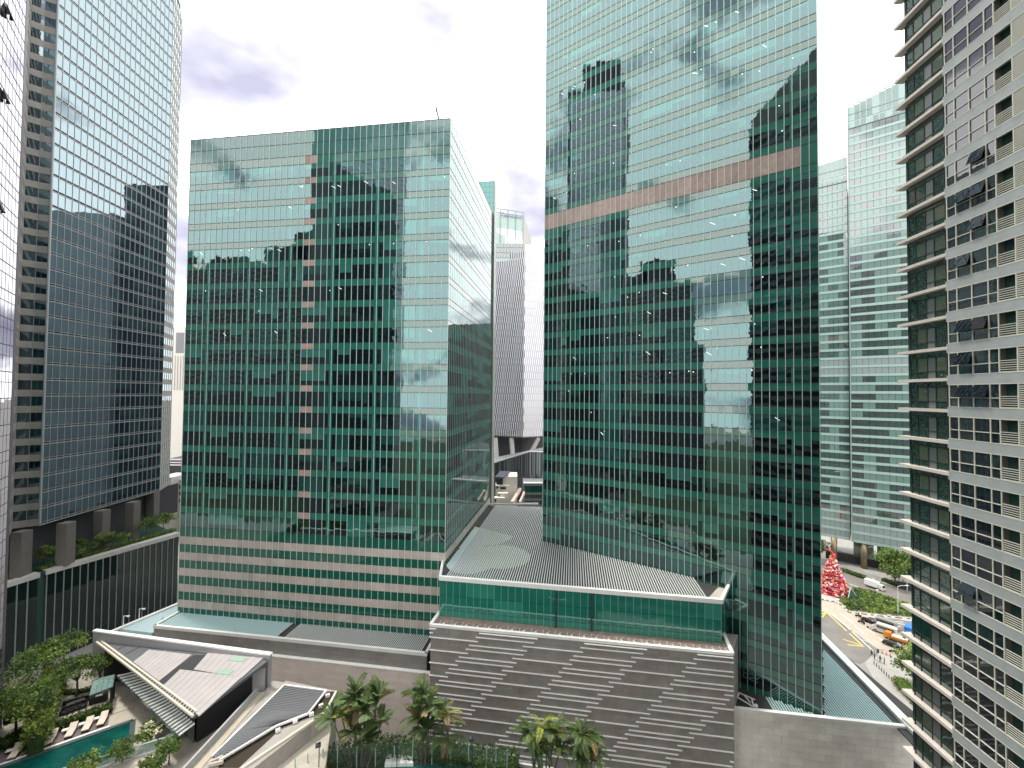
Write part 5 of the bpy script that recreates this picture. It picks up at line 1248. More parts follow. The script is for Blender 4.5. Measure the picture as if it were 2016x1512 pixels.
# fence posts and lamps
pm_ = mat('post_green_grey', (.30, .40, .37), .5)
fn = thing('court_fence', 'clear glass fence with slim posts around the sports court', 'fence', G(800, 1508, ZT)); fps = [(580, 1545), (605, 1535), (635, 1525), (664, 1518), (702, 1513), (739, 1510), (776, 1508), (812, 1507), (850, 1507), (886, 1509), (922, 1513), (958, 1518), (976, 1523), (998, 1528)]
for i, (x, y) in enumerate(fps):
    q = G(x, y, ZT); m_ = MB().mat(pm_); m_.cbox(q, .1, .1, 2.9); m_.build('fence_post', fn)
    if i: p = G(*fps[i - 1], ZT); m_ = MB().mat(mat('fence_glass', (.3, .45, .4), 0.02, ior=1.3, alpha=.05)); m_.bar(p + V(0, 0, 1.4), q + V(0, 0, 1.4), .03, 2.6); m_.build('fence_panel', fn)
for x, y, yt, nm in ((627, 1545, 1461, 'leftmost, in front of the beige wing'), (781, 1530, 1455, 'middle one, beside the white skylight cover'), (929, 1530, 1448, 'rightmost, against the dark tiled block')):
    q = G(x, y, ZT); t = thing('court_lamp', 'black floodlight on a thin pole, ' + nm, 'lamp', q, 'court floodlights'); h = Yp(x, yt, q.y).z - ZT
    m_ = MB().mat(dark); m_.cyl(q, q + V(0, 0, h), .055); m_.build('pole', t); m_ = MB().mat(dark); m_.cbox(q + V(-.12, 0, h - .45), .55, .5, .22, .4); m_.build('lamp_head', t)
# palms
def frond_mesh(nm, ln, m, seed, droop=.5, wl=.62):
    r = random.Random(seed); b = MB().mat(m); n = 12; P_ = []
    for i in range(n + 1):
        f = i / n; a = .95 - droop * 2.0 * f; 
        if i == 0: P_.append(V(0, 0, 0)); continue
        P_.append(P_[-1] + V(cos(a), 0, sin(a)) * ln / n)
    for i in range(n): b.bar(P_[i], P_[i + 1], .045 * (1 - i / n) + .012, .04)
    for i in range(2, n + 1):
        for k in range(3):
            for s_ in (-1, 1):
                f = (i - k * .33) / n; p = P_[i - 1].lerp(P_[i], 1 - k * .33); d = (P_[min(i, n)] - P_[i - 1]).normalized(); w_ = wl * sin(pi * min(1, f * .92 + .08)) ** .6 * r.uniform(.8, 1.1)
                dr = (V(0, s_, 0) * .85 + d * .65 + V(0, 0, -.18 - r.random() * .3)).normalized(); nn = V(0, 0, 1) + V(0, -s_ * .4, 0)
                leafquad(b, p, dr, nn, w_, .075)
    return b.mesh(nm)
def leaf_mesh(nm, ln, m, seed):     # torn paddle leaf (banana-like)
    r = random.Random(seed); b = MB().mat(m); n = 9; P_ = [V(0, 0, 0)]
    for i in range(1, n + 1): a = 1.25 - 1.2 * i / n; P_.append(P_[-1] + V(cos(a), 0, sin(a)) * ln / n)
    for i in range(n): b.bar(P_[i], P_[i + 1], .05, .04)
    for i in range(3, n):
        for s_ in (-1, 1):
            for k in range(2):
                p = P_[i].lerp(P_[i + 1], k * .5); d = (P_[i + 1] - P_[i]).normalized(); w_ = ln * .2 * sin(pi * (i - 2.2) / (n - 1.6)) ** .5 * r.uniform(.85, 1.1)
                leafquad(b, p, (V(0, s_, 0) + d * .35 + V(0, 0, -.15 * r.random())).normalized(), V(0, -s_ * .3, 1), w_, .3)
    return b.mesh(nm)
fm = {}
for k in range(3):
    for nm, m in (('g', lfp), ('y', lfy), ('d', lfd), ('k', lf2)): fm[nm, k] = frond_mesh('frond', 2.3 + .35 * k, m, 60 + k, .6 + .22 * k); fm['L' + nm, k] = leaf_mesh('leaf', 2.6 + .3 * k, m, 70 + k)
def palm(label, px, py, stems, seed, paddle, name='palm'):
    r = random.Random(seed); base = G(px, py, ZT); t = thing(name, label, 'palm', base, 'garden palms')
    for (dx, dy, h, kind, nf) in stems:
        b0 = base + V(dx * .4, dy * .4, 0); top = base + V(dx, dy, h); m_ = MB().mat(bark); m_.tube([b0, b0.lerp(top, .5) + V(.08, 0, 0), top], [.1, .085, .07], 7); m_.build('stem', t)
        for i in range(int(nf * 1.9)):
            q = r.random(); kk = kind if q < .78 else ('d' if q < .86 else 'k'); me = fm[('L' if paddle and r.random() < .6 else '') + kk, r.randrange(3)]
            o = newobj('frond', me, t, top - base + V(0, 0, -.15 * r.random())); el = r.uniform(-.75, .35) if i < nf * .6 else r.uniform(-1.1, -.3)
            o.rotation_euler = (r.uniform(-.3, .3), -(.35 + r.uniform(-.7, .45)), r.uniform(0, 2 * pi)); s_ = r.uniform(.62, 1.0); o.scale = (s_, s_, s_)
palm('big clump of ragged banana leaved palms with one yellow crown at the left', 706, 1508, ((-3.2, .3, 5.0, 'g', 11), (-2.0, 0, 5.4, 'y', 3), (-.8, .4, 7.2, 'g', 13), (.6, 0, 6.0, 'g', 12), (1.9, .3, 7.0, 'g', 12), (2.6, -.2, 5.0, 'g', 11), (-.4, -.5, 4.0, 'k', 11), (1.2, -.5, 3.4, 'k', 10)), 81, True)
palm('narrow tall palm clump in front of the beige wall end', 835, 1506, ((-.4, .2, 7.8, 'g', 13), (.5, 0, 6.6, 'g', 13), (-.8, -.2, 5.2, 'g', 12), (.3, -.4, 4.2, 'k', 11)), 82, True)
palm('slender yellow palm right of the narrow palm clump', 878, 1508, ((0, 0, 5.8, 'y', 5), (.2, 0, 4.8, 'g', 5), (.1, 0, 3.0, 'g', 5)), 83, False)
palm('feathery palm clump with yellow crowns at the bottom centre', 1068, 1545, ((-1.6, 0, 5.6, 'g', 12), (-.3, 0, 6.0, 'y', 4), (1.2, .2, 5.6, 'g', 12), (.4, -.4, 3.8, 'y', 4), (-.8, -.3, 4.2, 'k', 12), (1.8, -.3, 3.8, 'g', 10)), 84, False)
palm('feathery green palm clump right of the yellow crowned one', 1148, 1550, ((-.3, 0, 5.6, 'g', 14), (.6, .2, 5.0, 'g', 12), (0, -.4, 3.8, 'k', 12), (1.0, -.2, 3.6, 'g', 10)), 85, False)
# ------------------------------------------------------------------ street on the right
asph = mat('road_asphalt', (0.155, 0.145, 0.132), .9, var=.15, vscale=.25); pale = mat('pale_concrete_road', (0.36, 0.31, 0.25), .9, var=.12, vscale=.3); pavs = mat('pavement_grey', (0.30, 0.29, 0.27), .9, var=.12, vscale=.4)
def pp(x, y): return (1600 + x / 6.048, 1050 + y / 6.048)
def sheet(name, pts, m, z):
    b = MB().mat(m); P_ = ccw([G(*pp(*p), 0)[:2] for p in pts]); b.raw([(p[0], p[1], z) for p in P_], [tuple(range(len(P_)))]); o = b.build(name); o['kind'] = 'structure'; return o
sheet('road', [(-200, 250), (330, 430), (640, 550), (1700, 800), (1700, 1010), (1260, 880), (960, 790), (700, 700), (440, 640), (100, 560), (-200, 480)], asph, .012)
sheet('parking_lane', [(-150, 760), (100, 800), (330, 840), (430, 945), (800, 985), (1700, 1080), (1700, 1600), (1250, 1480), (900, 1400), (760, 1370), (165, 935), (-150, 920)], pale, .012)
sheet('side_road', [(-150, 925), (165, 940), (760, 1372), (780, 1430), (690, 1460), (680, 1500), (560, 1560), (-150, 1300)], asph, .02)
sheet('bus_lane', [(770, 1000), (1260, 1045), (1700, 1090), (1700, 1260), (1260, 1190), (950, 1150)], asph, .02)
sheet('pavement', [(690, 1470), (760, 1400), (950, 1400), (1250, 1480), (1700, 1600), (1700, 3200), (1000, 2200), (760, 1800), (620, 1540)], pavs, .03)
mk = thing('road_markings', 'yellow and white painted lines on the street below the green tower', 'road marking', G(*pp(400, 1100), 0))
yel = mat('line_yellow', (.62, .46, .06), .8); wl = mat('line_white', (.68, .66, .62), .8)
def line(a, b, w, m, nm):
    p = G(*pp(*a), 0); q = G(*pp(*b), 0); d = (q - p).normalized(); s_ = Vector((-d.y, d.x, 0)) * w / 2; b_ = MB().mat(m); b_.raw([p - s_ + V(0, 0, .03), q - s_ + V(0, 0, .03), q + s_ + V(0, 0, .03), p + s_ + V(0, 0, .03)], [(0, 1, 2, 3)]); b_.build(nm, mk)
for a, b in (((165, 940), (405, 1165)), ((435, 1190), (590, 1335)), ((110, 960), (165, 938)), ((360, 1260), (560, 1328)), ((415, 1327), (612, 1347)), ((110, 1000), (160, 945))): line(a, b, .34, yel, 'yellow_line')
for a, b in (((225, 950), (450, 1150)), ((470, 1170), (640, 1330)), ((650, 1335), (715, 1400)), ((330, 950), (480, 1075)), ((500, 1100), (610, 1195)), ((640, 1130), (740, 1200)), ((780, 1240), (840, 1280)), ((890, 1035), (1080, 1060)), ((930, 1065), (1140, 1090)), ((960, 1100), (1050, 1110)), ((430, 600), (540, 640)), ((780, 725), (970, 775)), ((800, 555), (850, 510)), ((715, 530), (745, 575)), ((745, 495), (835, 470)), ((830, 580), (1000, 650)), ((1050, 1025), (1250, 1050))): line(a, b, .25, wl, 'white_line')
# kerb of the island, dashed black/white
isl_low = [(-150, 730), (105, 780), (250, 810), (330, 845), (430, 940), (610, 960), (800, 982), (1020, 1005), (1260, 1026), (1700, 1070)]; isl_up = [(1700, 985), (1260, 885), (960, 795), (700, 705), (440, 645), (300, 640), (-150, 560)]
ik = thing('island_kerb', 'black and white banded kerb around the planted traffic island', 'kerb', G(*pp(800, 980), 0))
for i in range(len(isl_low) - 1):
    for j in range(5):
        a = L2(isl_low[i], isl_low[i + 1], j / 5); b = L2(isl_low[i], isl_low[i + 1], (j + 1) / 5); b_ = MB().mat(wl if j % 2 else dark); b_.bar(G(*pp(*a), .08), G(*pp(*b), .08), .3, .18); b_.build('kerb_stone', ik)
b_ = MB().mat(mat('island_paving', (.42, .38, .33), .9, var=.1, vscale=.5)); b_.prism(ccw([G(*pp(*p), 0)[:2] for p in isl_low + isl_up]), .0, .12); o = b_.build('traffic_island'); o['kind'] = 'structure'
# planting on the island
r = random.Random(5); poly = [G(*pp(*p), 0) for p in [(300, 800), (430, 925), (800, 970), (1260, 1015), (1600, 1050), (1600, 970), (1260, 890), (960, 800), (700, 712), (480, 665)]]
def inpoly(x, y, P_):
    c = False
    for i in range(len(P_)):
        a = P_[i]; b = P_[i - 1]
        if (a.y > y) != (b.y > y) and x < (b.x - a.x) * (y - a.y) / (b.y - a.y) + a.x: c = not c
    return c
ip = thing('island_shrubs', 'bright green shrub bed filling the traffic island', 'shrubs', poly[1]); b_ = MB(); xs_ = [p.x for p in poly]; ys_ = [p.y for p in poly]
n = 0
while n < 5200:
    x = r.uniform(min(xs_), max(xs_)); y = r.uniform(min(ys_), max(ys_))
    if not inpoly(x, y, poly): continue
    n += 1; h = .5 + .5 * smooth_noise(int(x / 1.5), int(y / 1.5), 2); b_.mat((lf1, lf3, lf3, lf2)[int(smooth_noise(int(x / 1.1), int(y / 1.1), 7) * 4)]); leafquad(b_, V(x, y, .1 + h * r.random() ** .5), (rvec(r) + V(0, 0, .5)).normalized(), (rvec(r) + V(0, 0, .8)).normalized(), .75, .5)
o = b_.build('foliage', ip); o['kind'] = 'stuff'
hedge('verge_hedge', 'low hedge strip along the mint tower forecourt', [G(*pp(330, 440), 0), G(*pp(470, 490), 0), G(*pp(620, 540), 0)], 2.5, .9, 900, .5, (lf2, lf1, lf1), 51)
hedge('verge_hedge', 'low hedge strip below the round street tree', [G(*pp(830, 560), 0), G(*pp(1000, 625), 0), G(*pp(1270, 690), 0), G(*pp(1500, 760), 0)], 2.5, .9, 1200, .5, (lf2, lf1, lf1), 52)
struct('forecourt', ccw([G(*pp(*p), 0)[:2] for p in [(-200, 60), (300, 180), (640, 480), (1500, 700), (1500, 300), (600, 60), (-200, -100)]]), .0, .05, pavs)
tree('street_tree', 'round dense street tree in front of the mint tower', G(*pp(980, 610), 0), 13.5, 6.6, 10.0, seed=61, nclump=44, per=90, size=.8, trunk_r=.3, fork=.25, mats=(lf1, lf2, lf3))
tree('street_tree', 'dark street tree beside the apartment block near the louvred podium', G(1800, 1352, 0), 9.0, 4.2, 6.5, seed=62, nclump=34, per=80, size=.55, trunk_r=.2, fork=.3)
tree('street_tree', 'dark tree partly hidden by the apartment block above the crossing', G(1825, 1300, 0), 9.0, 4.2, 7.0, seed=63, nclump=30, per=70, size=.55, trunk_r=.2, fork=.3, mats=(lf2, lf2, lf1))
tree('street_tree', 'small dark tree behind the red cone between tower and columns', G(1612, 1105, 0), 10, 4, 6.5, seed=64, nclump=24, per=60, size=.7, mats=(lf2, lf2, lf1))
hedge('podium_planting', 'yellow green planting bed along the street side of the louvred podium', [G(1770, 1348, 0), G(1800, 1380, 0), G(1835, 1412, 0)], 3.0, 1.8, 2200, .5, (lf1, lf3, lfy), 66)
# ------------------------------------------------------------------ red cone tree sculpture
cb = G(1640, 1166, .12); hC = Yp(1634, 1092, cb.y).z; rC = 27 / FPX * cb.y
ct_ = thing('red_cone_tree', 'tall red lattice cone tree decorated with baubles on the traffic island', 'sculpture', cb)
redm = mat('cone_red', (.55, .05, .06), .4); pinkm = mat('cone_pink', (.72, .26, .27), .5); goldm = mat('cone_gold', (.62, .36, .10), .4); whm = mat('cone_white', (.72, .62, .6), .5); prpm = mat('cone_purple', (.34, .06, .2), .4)
m_ = MB().mat(mat('cone_core', (.30, .035, .05), .7)); m_.cyl(cb, cb + V(0, 0, hC * .94), rC * .88, .5, 24); m_.build('inner_cone', ct_)
nt2 = 9
for k in range(nt2 + 1):
    f = k / nt2 * .93; R_ = rC * (1 - f) + .35 * f; m_ = MB().mat(pinkm if k % 2 == 0 else redm); z = cb.z + hC * f + .1; pts = [cb + V(R_ * cos(2 * pi * i / 28), R_ * sin(2 * pi * i / 28), z - cb.z) for i in range(29)]
    m_.tube(pts, .14, 5); m_.build('ring', ct_)
for i in range(20):
    a = 2 * pi * i / 20; m_ = MB().mat(redm); m_.cyl(cb + V(rC * cos(a), rC * sin(a), .1), cb + V(.4 * cos(a), .4 * sin(a), hC * .94), .07, n=5); m_.build('rib', ct_)
r = random.Random(9); m_ = MB()
for i in range(620):
    f = 1 - sqrt(r.random()) ; f = min(f, .92); a = r.uniform(0, 2 * pi); R_ = rC * (1 - f) * .97 + .3; q = r.random(); m_.mat(redm if q < .38 else pinkm if q < .64 else whm if q < .82 else goldm if q < .92 else prpm)
    c = cb + V(R_ * cos(a), R_ * sin(a), hC * f + .2); s_ = r.uniform(.18, .42); m_.ball(c, s_, 6, 4) if q < .8 else m_.cbox(c - V(0, 0, s_ / 2), s_ * 1.5, s_ * 1.5, s_ * 1.5, a)
o = m_.build('bauble', ct_); o['kind'] = 'stuff'
m_ = MB().mat(redm); tp_ = cb + V(0, 0, hC * .93); m_.tube([tp_, tp_ + V(-.3, 0, 1.8), tp_ + V(-1.6, .2, 2.6), tp_ + V(-3.0, 0, 3.0)], [.35, .3, .24, .1], 6); m_.ball(tp_ + V(.2, 0, .6), .8, 8, 5); m_.build('topper', ct_)
m_ = MB().mat(conc); m_.cyl(cb - V(0, 0, .1), cb + V(0, 0, .1), rC * 1.25, n=28); m_.build('plinth', ct_)
c = G(1678, 1182, .12); t = thing('wedge_sign', 'dark green wedge shaped sign at the foot of the red cone', 'sign', c); hh = 4.2
m_ = MB().mat(mat('wedge_green', (.03, .11, .09), .3)); m_.raw([c + V(-1.6, 0, 0), c + V(2.6, .6, 0), c + V(1.2, 1.6, 0), c + V(-.3, .3, hh)], [(0, 1, 3), (1, 2, 3), (2, 0, 3), (0, 2, 1)]); m_.build('panel', t)
m_ = MB().mat(white); m_.bar(c + V(-1.65, -.05, 0), c + V(-.35, .25, hh), .14, .14); m_.bar(c + V(-1.65, -.05, .05), c + V(2.6, .5, .05), .14, .14); m_.bar(c + V(2.65, .55, 0), c + V(-.3, .25, hh), .1, .1); m_.build('edge_trim', t)
# ------------------------------------------------------------------ vehicles
tyre = mat('tyre', (.015, .015, .015), .9); carg = mat('car_glass', (.02, .025, .03), .02, ior=1.9); rim = mat('rim', (.4, .4, .42), .3, .8)
def wheels(t, L_, W_, r_=.32):
    for x in (-L_ * .31, L_ * .31):
        for y in (-W_ / 2 + .06, W_ / 2 - .06):
            m_ = MB().mat(tyre); m_.cyl((x, y - .1, r_), (x, y + .1, r_), r_, n=14); w_ = m_.build('wheel', t, local=True); m_ = MB().mat(rim); m_.cyl((x, y - .11, r_), (x, y + .11, r_), r_ * .55, n=10); m_.build('rim', w_, local=True)
def extr(t, nm, prof, W_, m, inset=0.0, y0=None):
    """side profile (x,z) extruded across the width, upper edge drawn in"""
    b = MB().mat(m); n = len(prof); zt_ = max(p[1] for p in prof); zb_ = min(p[1] for p in prof)
    def yy(z): return W_ / 2 - inset * max(0, (z - zb_) / (zt_ - zb_ + 1e-6))
    b.raw([(x, -yy(z), z) for x, z in prof] + [(x, yy(z), z) for x, z in prof], [tuple(range(n)), tuple(reversed(range(n, 2 * n)))] + [(i, n + i, n + (i + 1) % n, (i + 1) % n) for i in range(n)]); return b.build(nm, t, local=True)
def heading(a, b): d = G(*pp(*b), 0) - G(*pp(*a), 0); return atan2(d.y, d.x)
def sedan(label, c, hd_, col):
    loc = G(*pp(*c), .03); t = thing('car', label, 'car', loc, 'cars parked on the street', hd_); m = mat('paint_%s' % col[0], col[1], .25, .2, ior=1.6)
    extr(t, 'body', [(-2.25, .3), (2.2, .3), (2.28, .6), (2.1, .78), (1.0, .92), (-1.5, .95), (-2.2, .88), (-2.3, .6)], 1.8, m, .1); extr(t, 'cabin_glass', [(1.05, .9), (.35, 1.4), (-.95, 1.42), (-1.75, .93)], 1.62, carg, .3)
    extr(t, 'roof', [(.38, 1.39), (.3, 1.46), (-.9, 1.48), (-1.0, 1.41)], 1.3, m, .1); wheels(t, 4.5, 1.8)
    for y in (-.65, .65):
        b = MB().mat(whm); b.box((2.2, y - .18, .6), (.08, 0, 0), (0, .36, 0), (0, 0, .14)); b.build('headlight', t, local=True); b = MB().mat(redm); b.box((-2.32, y - .18, .65), (.06, 0, 0), (0, .36, 0), (0, 0, .14)); b.build('tail_light', t, local=True)
    return t
def van(label, c, hd_, col):
    loc = G(*pp(*c), .03); t = thing('van', label, 'van', loc, None, hd_); m = mat('paint_%s' % col[0], col[1], .3, .2, ior=1.6)
    extr(t, 'body', [(-2.5, .35), (2.45, .35), (2.5, .9), (1.95, 1.2), (1.45, 1.95), (-2.4, 2.0), (-2.5, 1.9)], 1.85, m, .1); extr(t, 'windscreen', [(2.0, 1.22), (1.99, 1.16), (1.47, 1.86), (1.52, 1.9)], 1.6, carg)
    for y in (-.93, .9):
        b = MB().mat(carg); b.box((-2.1, y, 1.2), (3.4, 0, 0), (0, .03, 0), (0, 0, .5)); b.build('side_window', t, local=True)
    wheels(t, 4.9, 1.85, .33); t.scale = (1.15, 1.2, 1.3); return t
def truck(label, c, hd_, cab, box_, boxed, nm='truck'):
    loc = G(*pp(*c), .03); t = thing(nm, label, 'truck', loc, None, hd_); m = mat('paint_%s' % cab[0], cab[1], .3, .1, ior=1.6); m2 = mat('paint_%s' % box_[0], box_[1], .5)
    extr(t, 'cab', [(1.2, .45), (2.75, .45), (2.8, 1.1), (2.45, 1.95), (1.2, 2.0)], 1.8, m, .08); extr(t, 'windscreen', [(2.78, 1.12), (2.82, 1.12), (2.5, 1.86), (2.46, 1.86)], 1.55, carg)
    b = MB().mat(m2)
    if boxed: b.box((-2.9, -1.0, .7), (4.0, 0, 0), (0, 2.0, 0), (0, 0, 1.9))
    else:
        b.box((-2.9, -.95, .7), (4.0, 0, 0), (0, 1.9, 0), (0, 0, .15))
        for y in (-.95, .87): b.box((-2.9, y, .85), (4.0, 0, 0), (0, .08, 0), (0, 0, .4))
        b.box((-2.9, -.87, .85), (.08, 0, 0), (0, 1.74, 0), (0, 0, .4))
    b.build('cargo_box' if boxed else 'flat_bed', t, local=True); b = MB().mat(dark); b.box((-2.8, -.6, .4), (5.4, 0, 0), (0, 1.2, 0), (0, 0, .28)); b.build('chassis', t, local=True); wheels(t, 5.2, 1.85, .38); return t
hdp = heading((770, 1075), (610, 1020))
sedan('black car parked behind the two motorcycles by the island', (690, 1065), hdp, ('black', (.012, .012, .014)))
van('grey van, the further of two parked side by side', (850, 1115), hdp, ('silver_grey', (.30, .30, .29)))
van('silver white van, the nearer of two parked side by side', (850, 1190), hdp, ('silver_white', (.55, .54, .5)))
truck('orange pickup truck with pale load cover beside the vans', (1000, 1285), hdp, ('orange', (.62, .22, .02)), ('orange2', (.60, .21, .02)), False, 'pickup_truck'); b_ = MB().mat(lcol); pk_ = [o for o in bpy.data.objects if o.name.startswith('pickup_truck')][0]; b_.box((-2.3, -.86, .86), (3.3, 0, 0), (0, 1.72, 0), (0, 0, .62)); b_.build('load_cover', pk_, local=True)
sedan('black car nearest the crossing, below the orange pickup', (955, 1345), hdp, ('black2', (.014, .014, .018)))
truck('blue roofed truck half behind the apartment block', (1150, 1215), hdp + pi * .52, ('blue', (.04, .13, .42)), ('blue_cover', (.05, .17, .5)), True)
truck('white box truck driving along the far road', (740, 655), heading((650, 600), (830, 660)), ('white_cab', (.6, .6, .6)), ('white_box', (.74, .73, .72)), True, 'box_truck')
b_ = MB().mat(whm); 
def moto(label, c, hd_, col):
    loc = G(*pp(*c), .03); t = thing('motorcycle', label, 'motorcycle', loc, 'motorcycles on the street', hd_)
    for x in (-.65, .65): b = MB().mat(tyre); b.cyl((x, -.07, .3), (x, .07, .3), .3, n=12); b.build('wheel', t, local=True)
    b = MB().mat(col); b.box((-.6, -.16, .35), (1.1, 0, 0), (0, .32, 0), (0, 0, .35)); b.build('body', t, local=True); b = MB().mat(tyre); b.box((-.75, -.15, .72), (.8, 0, 0), (0, .3, 0), (0, 0, .12)); b.build('seat', t, local=True)
    b = MB().mat(dark); b.bar((.62, 0, .3), (.4, 0, 1.0), .07, .07); b.bar((.42, -.35, 1.02), (.42, .35, 1.02), .05, .05, (1, 0, 0)); b.build('handlebar', t, local=True); return t
def person_mesh():
    b = MB(); b.mat(mat('clothes', (.08, .07, .08), .9))
    me = bpy.data.meshes.new('person'); vs = [(0, 0, .95), (0, 0, 1.2), (0, 0, 1.42), (0, 0, 1.52), (0, 0, 1.66), (0, -.2, 1.4), (0, -.27, 1.12), (.1, -.27, .86), (0, .2, 1.4), (0, .27, 1.12), (.1, .27, .86), (.02, -.1, .9), (.12, -.11, .5), (.05, -.11, .06), (.16, -.11, .03), (.02, .1, .9), (-.05, .11, .5), (-.2, .11, .08), (-.1, .11, .03)]
    es = [(0, 1), (1, 2), (2, 3), (3, 4), (2, 5), (5, 6), (6, 7), (2, 8), (8, 9), (9, 10), (0, 11), (11, 12), (12, 13), (13, 14), (0, 15), (15, 16), (16, 17), (17, 18)]; rad = [.15, .15, .16, .06, .11, .07, .05, .04, .07, .05, .04, .1, .07, .05, .05, .1, .07, .05, .05]
    me.from_pydata(vs, es, []); o = bpy.data.objects.new('person_build', me); COL.objects.link(o); md = o.modifiers.new('s', 'SKIN'); sv = me.skin_vertices[0].data
    for i, q in enumerate(rad): sv[i].radius = (q, q)
    sv[0].use_root = True; o.modifiers.new('u', 'SUBSURF').levels = 1; bpy.context.view_layer.update()
    m2 = bpy.data.meshes.new_from_object(o.evaluated_get(bpy.context.evaluated_depsgraph_get())); bpy.data.objects.remove(o); return m2
pm0 = person_mesh(); skin = mat('skin', (.38, .24, .17), .7)
def person(label, px, py, shirt, rz_, scale=1.0, wheels_=None, z=.03):
    loc = G(px, py, z); t = thing('person', label, 'person', loc, None, rz_); me = pm0.copy(); me.materials.clear()
    tr_ = mat('trousers', (.03, .03, .045), .9)
    for m in (shirt, tr_, skin): me.materials.append(m)
    for p in me.polygons: zc = p.center.z; p.material_index = 2 if zc > 1.5 or (abs(p.center.y) > .22 and zc < 1.0) else (1 if zc < .93 else 0)
    newobj('body', me, t); b = MB().mat(dark); b.ball((-.02, 0, 1.7), .115, 8, 5); b.build('hair', t, local=True, smooth=True); return t
moto('dark motorcycle waiting furthest back by the island kerb', (548, 1000), hdp, dark); moto('dark motorcycle in front of the black car', (580, 1070), hdp, dark); moto('white motorcycle between the lanes', (690, 1138), hdp, whm); moto('black motorcycle on the crossing, left of another', (960, 1425), hdp + .3, dark); moto('black motorcycle at the right end of the crossing', (1118, 1445), hdp + .2, dark)
ry = [mat('shirt_%d' % i, c, .9) for i, c in enumerate(((.05, .04, .06), (.2, .16, .16), (.35, .32, .3), (.06, .08, .16), (.3, .1, .08)))]
for i, (x, y, lab) in enumerate(((1716, 1292, 'person in dark clothes at the kerb corner, leftmost'), (1722, 1298, 'person in grey brown top beside the signal post'), (1726, 1290, 'person in pale top nearest the bollards'), (1733, 1304, 'person in navy top walking across the grey pavement'), (1741, 1308, 'person in red top walking ahead of the one in navy'))): person(lab, x, y, ry[i % 5], i * 1.3)
for px, py, c, l in ((548, 1000, 0, 'furthest back'), (580, 1070, 1, 'in front of the black car')): 
    q = pp(px, py); person('motorcycle rider in dark jacket, ' + l, q[0], q[1], ry[0], hdp, z=.25)
# bollards, lamps, signal post
for i in range(8):
    f = i / 7; c = G(1721 + 34 * f, 1308 + 32 * f, .03); t = thing('bollard', 'dark bollard, number %s in the row along the podium pavement' % ('one', 'two', 'three', 'four', 'five', 'six', 'seven', 'eight')[i], 'bollard', c, 'pavement bollards'); t['label'] = 'dark slim bollard in the row along the podium pavement'
    m_ = MB().mat(dark); m_.cyl(c, c + V(0, 0, .95), .09, n=8); m_.build('shaft', t); m_ = MB().mat(fr_white); m_.cyl(c + V(0, 0, .75), c + V(0, 0, .85), .1, n=8); m_.build('reflective_band', t)
for i in range(4):
    c = G(1729 + i * 8, 1283 + i * 3, .03); t = thing('traffic_cone', 'orange traffic cone in the row by the crossing', 'traffic cone', c, 'orange cones by the crossing'); m_ = MB().mat(mat('cone_orange', (.6, .2, .04), .6)); m_.cyl(c, c + V(0, 0, .8), .22, .05, 8); m_.build('cone', t); m_ = MB().mat(dark); m_.cbox(c, .5, .5, .06); m_.build('base', t)
def lamp_post(label, px, py, ptop, arm, grp='street lamps'):
    c = G(px, py, .05); h = Yp(px, ptop, c.y).z; t = thing('street_lamp', label, 'street lamp', c, grp); m_ = MB().mat(fr_light); m_.cyl(c, c + V(0, 0, h), .12, .07, 8); m_.build('pole', t); e = c + V(arm, -.5, h + .5); m_ = MB().mat(fr_light); m_.tube([c + V(0, 0, h), c + V(arm * .4, -.2, h + .4), e], .06); m_.build('arm', t); m_ = MB().mat(white); m_.cbox(e, .9, .35, .16); m_.build('lamp_head', t)
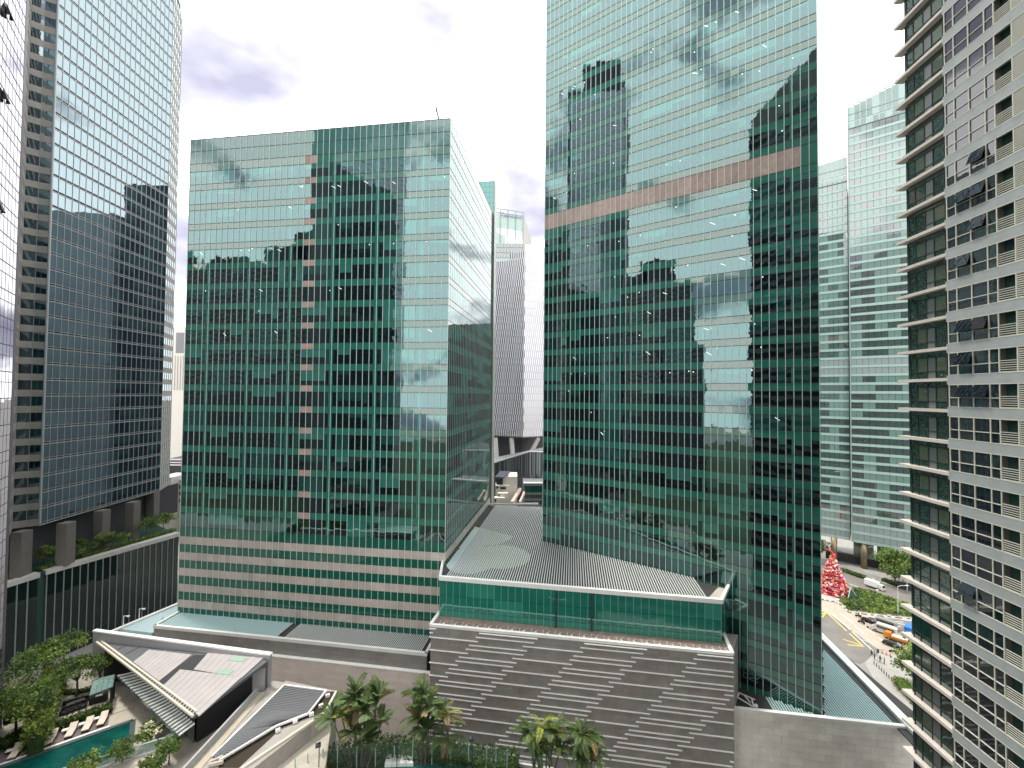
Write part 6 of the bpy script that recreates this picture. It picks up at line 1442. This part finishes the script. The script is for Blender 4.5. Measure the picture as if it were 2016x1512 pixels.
lamp_post('slim grey street lamp standing in the planted island', 1768, 1211, 1155, 2.5); lamp_post('grey street lamp by the hedge near the Ocean sign', 1786, 1163, 1140, 1.6); lamp_post('short grey post at the edge of the island by the side road', 1644, 1200, 1182, .6); lamp_post('grey post on the far road edge of the island', 1722, 1170, 1164, .5)
c = G(1727, 1303, .03); t = thing('traffic_signal', 'grey traffic signal post at the pavement corner', 'traffic signal', c); hh = Yp(1727, 1276, c.y).z; m_ = MB().mat(fr_light); m_.cyl(c, c + V(0, 0, hh), .1); m_.tube([c + V(0, 0, hh), c + V(-.6, .8, hh + .7), c + V(-2.4, 2.4, hh + .9)], .08); m_.build('pole', t); m_ = MB().mat(dark); m_.cbox(c + V(.1, -.1, 2.4), .35, .35, 1.0); m_.build('signal_head', t)
c = G(1764, 1344, .03); t = thing('litter_bin', 'dark litter bin at the end of the bollard row', 'bin', c); m_ = MB().mat(mat('bin_blue', (.03, .05, .08), .5)); m_.cbox(c, 1.0, .8, 1.2, .5); m_.build('body', t); m_ = MB().mat(dark); m_.cbox(c + V(0, 0, 1.2), 1.08, .88, .1, .5); m_.build('lid', t)
# trees on the blue tower podium and low planting
for i, (x, y, h, rr, lab) in enumerate(((88, 1112, 5.0, 2.6, 'small tree on the podium roof left of the first column'), (163, 1097, 4.6, 2.8, 'small tree on the podium roof between two columns'), (222, 1080, 5.0, 3.6, 'bushy tree on the podium roof in front of the middle columns'), (288, 1052, 5.4, 4.2, 'bushy tree near the right end of the podium roof'), (322, 1040, 4.6, 3.4, 'bushy tree at the far right end of the podium roof'))):
    tree('podium_tree', lab, G(x, y, zpod), h, rr, h * .6, seed=91 + i, nclump=18, per=60, size=.5, group='podium roof trees', trunk_r=.13, mats=(lf1, lf3, lf2))
for i, (a, b, lab) in enumerate((((75, 1128), (130, 1110), 'left'), ((160, 1103), (250, 1076), 'middle'), ((255, 1074), (345, 1047), 'right'))):
    hedge('roof_planting', 'low green planting along the podium roof edge, %s stretch' % lab, [G(*a, zpod + .1) + V(-1.5, 1.5, 0), G(*b, zpod + .1) + V(-1.5, 1.5, 0)], 2.6, .7, 900, .4, (lf1, lf3, lf2), 96 + i, group='podium roof planting')
